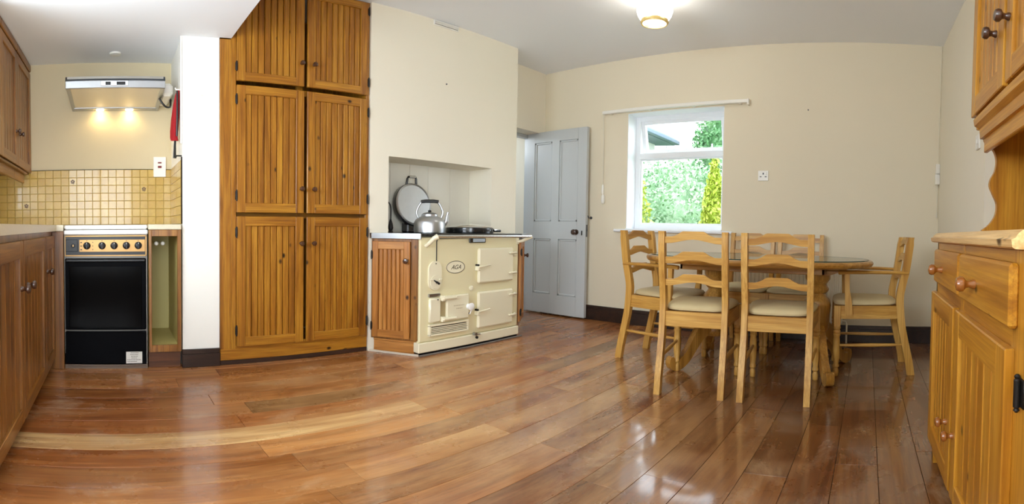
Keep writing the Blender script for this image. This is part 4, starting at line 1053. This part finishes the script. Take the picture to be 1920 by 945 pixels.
def make_chair(carver=False):
    nm = 'carver_chair' if carver else 'dining_chair'
    t = thing(nm, '', 'chair')
    wb_, wf_ = 0.172, 0.192
    for sg in (-1, 1):
        m = MB(); rings = []
        for z, y in smooth_path(post_pts(), 3):
            x = sg * wb_; hx_ = 0.0165; d = 0.024 if z < 0.86 else 0.020
            rings.append([(x - hx_, y - d, z), (x + hx_, y - d, z), (x + hx_, y + d, z), (x - hx_, y + d, z)])
        m.loft(rings, smooth=True); put('back_post', m, CHAR['z'], t, world=False)
    for top in (0.903, 0.795, 0.672):
        yc = ypost(top - 0.03)
        m = MB().prism(slat_poly(wb_ - 0.012, top), 'xz', -0.009, 0.009)
        sl = -0.13
        m.v = [(x, y + yc + (z - top + 0.03) * sl, z) for x, y, z in m.v]
        put('back_slat', m, CHAR['x'], t, world=False)
    prof = [(0.014, 0.0), (0.017, 0.004), (0.018, 0.035), (0.014, 0.050), (0.013, 0.056), (0.020, 0.064), (0.020, 0.076), (0.016, 0.084), (0.021, 0.13), (0.023, 0.18), (0.021, 0.235), (0.019, 0.262), (0.023, 0.268), (0.023, 0.278), (0.019, 0.283), (0.023, 0.290), (0.023, 0.300), (0.019, 0.306), (0.024, 0.314), (0.024, 0.324), (0.020, 0.33)]
    for sg in (-1, 1):
        x = sg * wf_
        put('front_leg', MB().lathe(prof, (x, 0.40, 0), 'z', 16).box(x - 0.021, x + 0.021, 0.379, 0.421, 0.328, 0.462, 0.002), CHAR['z'], t, world=False)
    z0, z1 = 0.378, 0.462
    put('back_rail', MB().box(-wb_ + 0.014, wb_ - 0.014, -0.012, 0.012, z0, z1, 0.002), CHAR['x'], t, world=False)
    put('front_rail', MB().box(-wf_ + 0.02, wf_ - 0.02, 0.39, 0.412, z0, z1, 0.002), CHAR['x'], t, world=False)
    for sg in (-1, 1):
        a, b = sg * wb_, sg * wf_
        m = MB().loft([[(a - 0.010, 0.02, z0), (a + 0.010, 0.02, z0), (a + 0.010, 0.02, z1), (a - 0.010, 0.02, z1)], [(b - 0.010, 0.382, z0), (b + 0.010, 0.382, z0), (b + 0.010, 0.382, z1), (b - 0.010, 0.382, z1)]], smooth=False)
        put('side_rail', m, CHAR['y'], t, world=False)
        put('stretcher', MB().tube([(a, ypost(0.205) + 0.01, 0.205), (a * 0.5 + b * 0.5, 0.18, 0.205), (b, 0.395, 0.205)], [0.008, 0.0125, 0.008], 10), CHAR['y'], t, world=False)
    rings = []
    for ins, z in ((0.012, 0.4625), (0.002, 0.468), (0.0, 0.478), (0.006, 0.489), (0.024, 0.498), (0.07, 0.505), (0.14, 0.507)):
        ring = []
        yb, yf = 0.008 + ins, 0.425 - ins
        for k in range(36):
            a = 2 * PI * k / 36; cc, ss = math.cos(a), math.sin(a); p = 5
            sx = math.copysign(abs(cc) ** (2 / p), cc); sy = math.copysign(abs(ss) ** (2 / p), ss)
            y = (yb + yf) / 2 + sy * (yf - yb) / 2
            wd_ = (0.168 + (0.212 - 0.168) * (y / 0.42)) - ins
            ring.append((sx * wd_, y, z))
        rings.append(ring)
    put('seat_cushion', MB().loft(rings), CUSH, t, world=False)
    if carver:
        for sg in (-1, 1):
            a, b = sg * wb_, sg * (wf_ + 0.012)
            m = MB()
            path = smooth_path([(a + sg * 0.006, -0.045, 0.672), (a + sg * 0.016, 0.10, 0.676), (b, 0.25, 0.676), (b, 0.36, 0.674), (b - sg * 0.004, 0.40, 0.67)], 4)
            m.tube(path, [0.018] * 4 + [0.019] * 4 + [0.021] * 4 + [0.023] * 4 + [0.018], 12, flat=0.62)
            ar = put('arm', m, CHAR['y'], t, world=False)
            m = MB().loft([[(b - 0.014, 0.305, 0.40), (b + 0.014, 0.305, 0.40), (b + 0.014, 0.35, 0.40), (b - 0.014, 0.35, 0.40)],
                           [(b - 0.015, 0.31, 0.47), (b + 0.015, 0.31, 0.47), (b + 0.015, 0.355, 0.47), (b - 0.015, 0.355, 0.47)],
                           [(b - 0.012, 0.328, 0.57), (b + 0.012, 0.328, 0.57), (b + 0.012, 0.358, 0.57), (b - 0.012, 0.358, 0.57)],
                           [(b - 0.013, 0.33, 0.664), (b + 0.013, 0.33, 0.664), (b + 0.013, 0.362, 0.664), (b - 0.013, 0.362, 0.664)]], smooth=True)
            put('arm_support', m, CHAR['z'], ar, world=False)
    return t
GRP = 'pine ladder back chairs around the dining table'
side0 = make_chair(False); carv0 = make_chair(True)
seen = set()
def place(proto, x, y, rz, label):
    o = proto if proto.name not in seen else copy_tree(proto)
    seen.add(proto.name)
    o.location = (x, y, 0); o.rotation_euler = (0, 0, rz)
    o['label'] = label; o['group'] = GRP; o['category'] = 'chair'
def at_back(cx, cy, ang):           # the feet of the back posts stand 78 mm behind the chair's origin
    return cx - math.sin(ang) * 0.078, cy + math.cos(ang) * 0.078
for proto, cx, cy, deg, lab in (
    (side0, -0.901, 2.356, 8.0, 'armless pine ladder back chair nearest the camera on the left, back turned to us'),
    (side0, -0.456, 2.395, 3.6, 'armless pine ladder back chair nearest the camera on the right, back turned to us'),
    (side0, -0.948, 3.93, 180.0, 'armless pine chair on the far side of the table, left one, by the radiator'),
    (side0, -0.545, 3.93, 181.0, 'armless pine chair on the far side of the table, right one, by the radiator'),
    (carv0, -1.618, 3.081, -97.0, 'pine carver chair with arms at the left end of the dining table'),
    (carv0, 0.280, 3.232, 95.6, 'pine carver chair with arms at the right end of the table, near the dresser')):
    a = R_(deg); x, y = at_back(cx, cy, a)
    place(proto, x, y, a, lab)

# ------------------------------------------------------------------ dresser on the right
ds = thing('sideboard', 'pine dresser base with two drawers over two boarded doors, at the right edge', 'dresser', (0.52, 1.25, 0))
fx, yn, yf_ = 0.266, 0.60, 1.80
m = MB()
m.box(fx, 0.78, yf_ - 0.02, yf_, 0.0, 0.885, 0.003, 0).box(fx, 0.78, yn, yn + 0.02, 0.0, 0.885, 0.003, 0)
m.box(fx, fx + 0.02, yn, 0.845, 0.0, 0.885, 0.002, 0).box(fx, fx + 0.02, 1.29, 1.325, 0.06, 0.885, 0.002, 0).box(fx, fx + 0.02, 1.76, yf_, 0.0, 0.885, 0.002, 0)
m.box(fx + 0.001, fx + 0.019, 0.84, 1.77, 0.858, 0.885, 0.002, 1).box(fx + 0.001, fx + 0.019, 0.84, 1.77, 0.695, 0.745, 0.002, 1).box(fx + 0.001, fx + 0.019, 0.84, 1.77, 0.05, 0.115, 0.002, 1)
m.box(0.77, 0.78, yn, yf_, 0.05, 0.885, 0, 0).box(fx, 0.78, yn, yf_, 0.09, 0.105, 0, 1)
put('carcass', m, [DRES['z'], DRES['y']], ds)
prof = [(0.79, 0.885), (0.258, 0.885), (0.250, 0.8855), (0.244, 0.889), (0.242, 0.902), (0.250, 0.905), (0.253, 0.911), (0.262, 0.919), (0.272, 0.921), (0.79, 0.921)]
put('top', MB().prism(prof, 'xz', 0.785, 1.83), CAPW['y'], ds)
put('top_return', MB().prism([(min(x + 0.03, 0.79), z) for x, z in prof], 'xz', yn - 0.02, 0.785), DRES['y'], ds)
def drawer(y1, y0):
    w = y1 - y0
    d = link('drawer', MB().box(0, w, 0, 0.021, 0, 0.118, 0.006).mesh('drawer', [DRES['x']]), ds, rel(ds, T(0.247, y1, 0.742, -PI / 2)))
    link('knob', knob_mb(0.018, 0.046).mesh('knob', [KNOBP]), d, Matrix.Translation((w * 0.42 if w < 0.47 else w * 0.34, 0, 0.055)))
    return d
drawer(1.757, 1.296); drawer(1.274, 0.805)
def ddoor(y1, y0, kx):
    w = y1 - y0
    return board_door(ds, rel(ds, T(0.247, y1, 0.105, -PI / 2)), w, 0.597, DRES, (kx * w, 0.225), KNOBP, nb=6, st=0.062, rl=0.07, knob_r=0.0165, th=0.021)
d1 = ddoor(1.80, 1.347, 0.88); d2 = ddoor(1.318, 0.822, 0.06)
hb = MB().box(0.262, 0.2665, 0.757, 0.79, 0.605, 0.658, 0.001).lathe([(0.003, -0.036), (0.006, -0.032), (0.004, -0.028), (0.0065, -0.025), (0.0065, 0.025), (0.004, 0.028), (0.006, 0.032), (0.003, 0.036)], (0.257, 0.776, 0.631), 'z', 12)
put('hinge', hb, IRON, ds)['label'] = 'black iron hinge on the right door'

du = thing('hutch_cupboard', 'pine dresser upper unit with boarded doors above an open scalloped recess', 'dresser', (0.57, 1.22, 0.922))
ux0 = 0.376
m = MB()
m.box(ux0, 0.79, 1.668, 1.69, 1.30, 2.4, 0.003, 0).box(ux0, 0.79, 0.762, 0.784, 1.30, 2.4, 0.003, 0)
m.box(ux0, 0.79, 0.784, 1.668, 1.32, 1.342, 0.002, 1).box(ux0, 0.79, 0.784, 1.668, 2.38, 2.4, 0, 1)
m.box(ux0, ux0 + 0.02, 1.26, 1.285, 1.342, 2.38, 0.002, 0)
put('carcass', m, [DRES['z'], DRES['y']], du)
put('back_board', MB().box(0.782, 0.79, 0.784, 1.668, 0.922, 2.38), DRES['z'], du)
put('frieze', MB().prism([(0.376, 1.335), (0.362, 1.335), (0.366, 1.312), (0.385, 1.30), (0.388, 1.265), (0.40, 1.265), (0.40, 1.335)], 'xz', 0.77, 1.675).box(0.40, 0.415, 0.79, 1.66, 1.212, 1.268, 0.003), DRES['y'], du)
sc_ = [(0.400, 1.335), (0.402, 1.27), (0.416, 1.245), (0.440, 1.225), (0.451, 1.19), (0.446, 1.15), (0.431, 1.12), (0.428, 1.095), (0.441, 1.065), (0.456, 1.03), (0.452, 0.99), (0.430, 0.955), (0.404, 0.935)]
sp = smooth_path(sc_, 4) + [(0.404, 0.9225), (0.782, 0.9225), (0.782, 1.335)]
put('scalloped_side', MB().prism(sp, 'xz', 1.668, 1.69), DRES['z'], du)
put('scalloped_side', MB().prism(sp, 'xz', 0.762, 0.784), DRES['z'], du)
put('under_shelf', MB().box(0.40, 0.782, 0.784, 1.668, 1.30, 1.318, 0.002), DRES['y'], du)
for y1, y0, kx in ((1.69, 1.284, 0.80), (1.262, 0.766, 0.06)):
    w = y1 - y0
    board_door(du, rel(du, T(0.356, y1, 1.345, -PI / 2)), w, 1.03, DRES, (kx * w, 0.20), WALNUT, nb=6, st=0.06, rl=0.07, knob_r=0.021, th=0.02)
jar = put('tin_box', MB().box(0.455, 0.53, 1.24, 1.345, 0.9225, 0.975, 0.004).box(0.452, 0.533, 1.237, 1.348, 0.965, 0.978, 0.003), plain('grey_blue_tin', srgb(150, 158, 164), 0.3, metal=0.5, mottle=0.3, mscale=40))
tag(jar, 'small grey tin standing on the dresser top at the right edge', 'tin')

# ------------------------------------------------------------------ garden outside the window
struct('ground', MB().box(-14, 8, 4.4, 26, -0.35, -0.25), GRASS)
def bush(name, label, cat, c, rx, ry, rz, n, mat, leaf, group=None, cone=0.0, trunk=True, seed=1):
    r = random.Random(seed)
    t = thing(name, label, cat, (c[0], c[1], -0.25), 0, group)
    vs, fs = [], []
    for i in range(n):
        u = r.uniform(-1, 1); a = r.uniform(0, 2 * PI); q = math.sqrt(1 - u * u); rad = r.uniform(0.72, 1.05)
        lump = 1 + 0.13 * math.sin(5 * a + 3 * u) + 0.1 * math.sin(9 * u + 2 * a)
        k = 1.0
        if cone: k = max(0.05, 1 - cone * (u + 1) / 2)
        p = Vector((c[0] + rx * q * math.cos(a) * rad * lump * k, c[1] + ry * q * math.sin(a) * rad * lump * k, c[2] + rz * u * rad * (lump if not cone else 1)))
        if p.z < -0.24: p.z = -0.24 + r.random() * 0.2
        d1_ = Vector((r.gauss(0, 1), r.gauss(0, 1), r.gauss(0, 1) + (1.5 if cone else 0))).normalized(); d2_ = d1_.cross(Vector((r.gauss(0, 1), r.gauss(0, 1), r.gauss(0, 1)))).normalized()
        s_ = leaf * r.uniform(0.6, 1.3); b = len(vs)
        vs += [p - d1_ * s_, p + d2_ * s_ * 0.45, p + d1_ * s_, p - d2_ * s_ * 0.45]; fs.append((b, b + 1, b + 2, b + 3))
    mb = MB(); mb.add(vs, fs)
    o = put('foliage', mb, mat, t); o['kind'] = 'stuff'
    put('trunk', MB().tube([(c[0], c[1], -0.26), (c[0] + 0.03, c[1], c[2] * 0.5), (c[0], c[1] + 0.02, c[2] + rz * 0.4)], [0.09, 0.07, 0.03], 8), BARK, t)
    core = MB().lathe([(0.02, -0.86), (0.45, -0.7), (0.68, -0.3), (0.7, 0.1), (0.55, 0.5), (0.3, 0.75), (0.02, 0.86)] if not cone else [(0.5, -0.8), (0.5, -0.3), (0.3, 0.3), (0.05, 0.8)], (0, 0, 0), 'z', 14)
    core.v = [(c[0] + x * rx, c[1] + y * ry, max(-0.24, c[2] + z * rz)) for x, y, z in core.v]
    put('inner_twigs', core, mat, t)
    return t
bush('garden_shrub', 'large silvery green shrub filling the lower half of the window view', 'shrub', (-3.75, 8.9, 0.95), 1.6, 1.0, 1.3, 16000, LEAF1, 0.05, seed=3)
bush('garden_shrub', 'small yellowish shrub at the left of the window view', 'shrub', (-3.62, 6.7, 1.05), 0.3, 0.28, 0.72, 2600, LEAF2, 0.04, seed=5)
bush('golden_conifer', 'pointed golden yellow conifer at the lower right of the window view', 'conifer', (-2.2, 6.6, 0.6), 0.5, 0.4, 1.42, 6000, LEAF2, 0.045, cone=0.85, seed=7)
bush('garden_tree', 'tall leafy green tree at the upper right of the window view', 'tree', (-4.0, 12.8, 3.0), 0.85, 0.8, 2.1, 9000, LEAF3, 0.075, seed=9)
bush('garden_hedge', 'dense green hedge far behind the shrubs outside the window', 'hedge', (-7.2, 18.0, 1.6), 5.0, 1.0, 2.5, 9000, LEAF4, 0.08, seed=11)
hs = thing('neighbour_house', 'pale house with slate roof corner at the upper left of the window view', 'house', (-7.6, 11.5, -0.25))
put('house_wall', MB().box(-9.6, -6.05, 10.6, 12.6, -0.25, 3.62), RENDERW, hs)
put('roof', MB().prism([(-9.6, 3.62), (-5.5, 3.42), (-5.42, 3.58), (-6.9, 4.55), (-9.6, 4.55)], 'xz', 10.1, 12.8), SLATE, hs)
put('gutter', MB().box(-5.48, -5.34, 10.1, 12.8, 3.42, 3.54, 0.02), SLATE, hs)
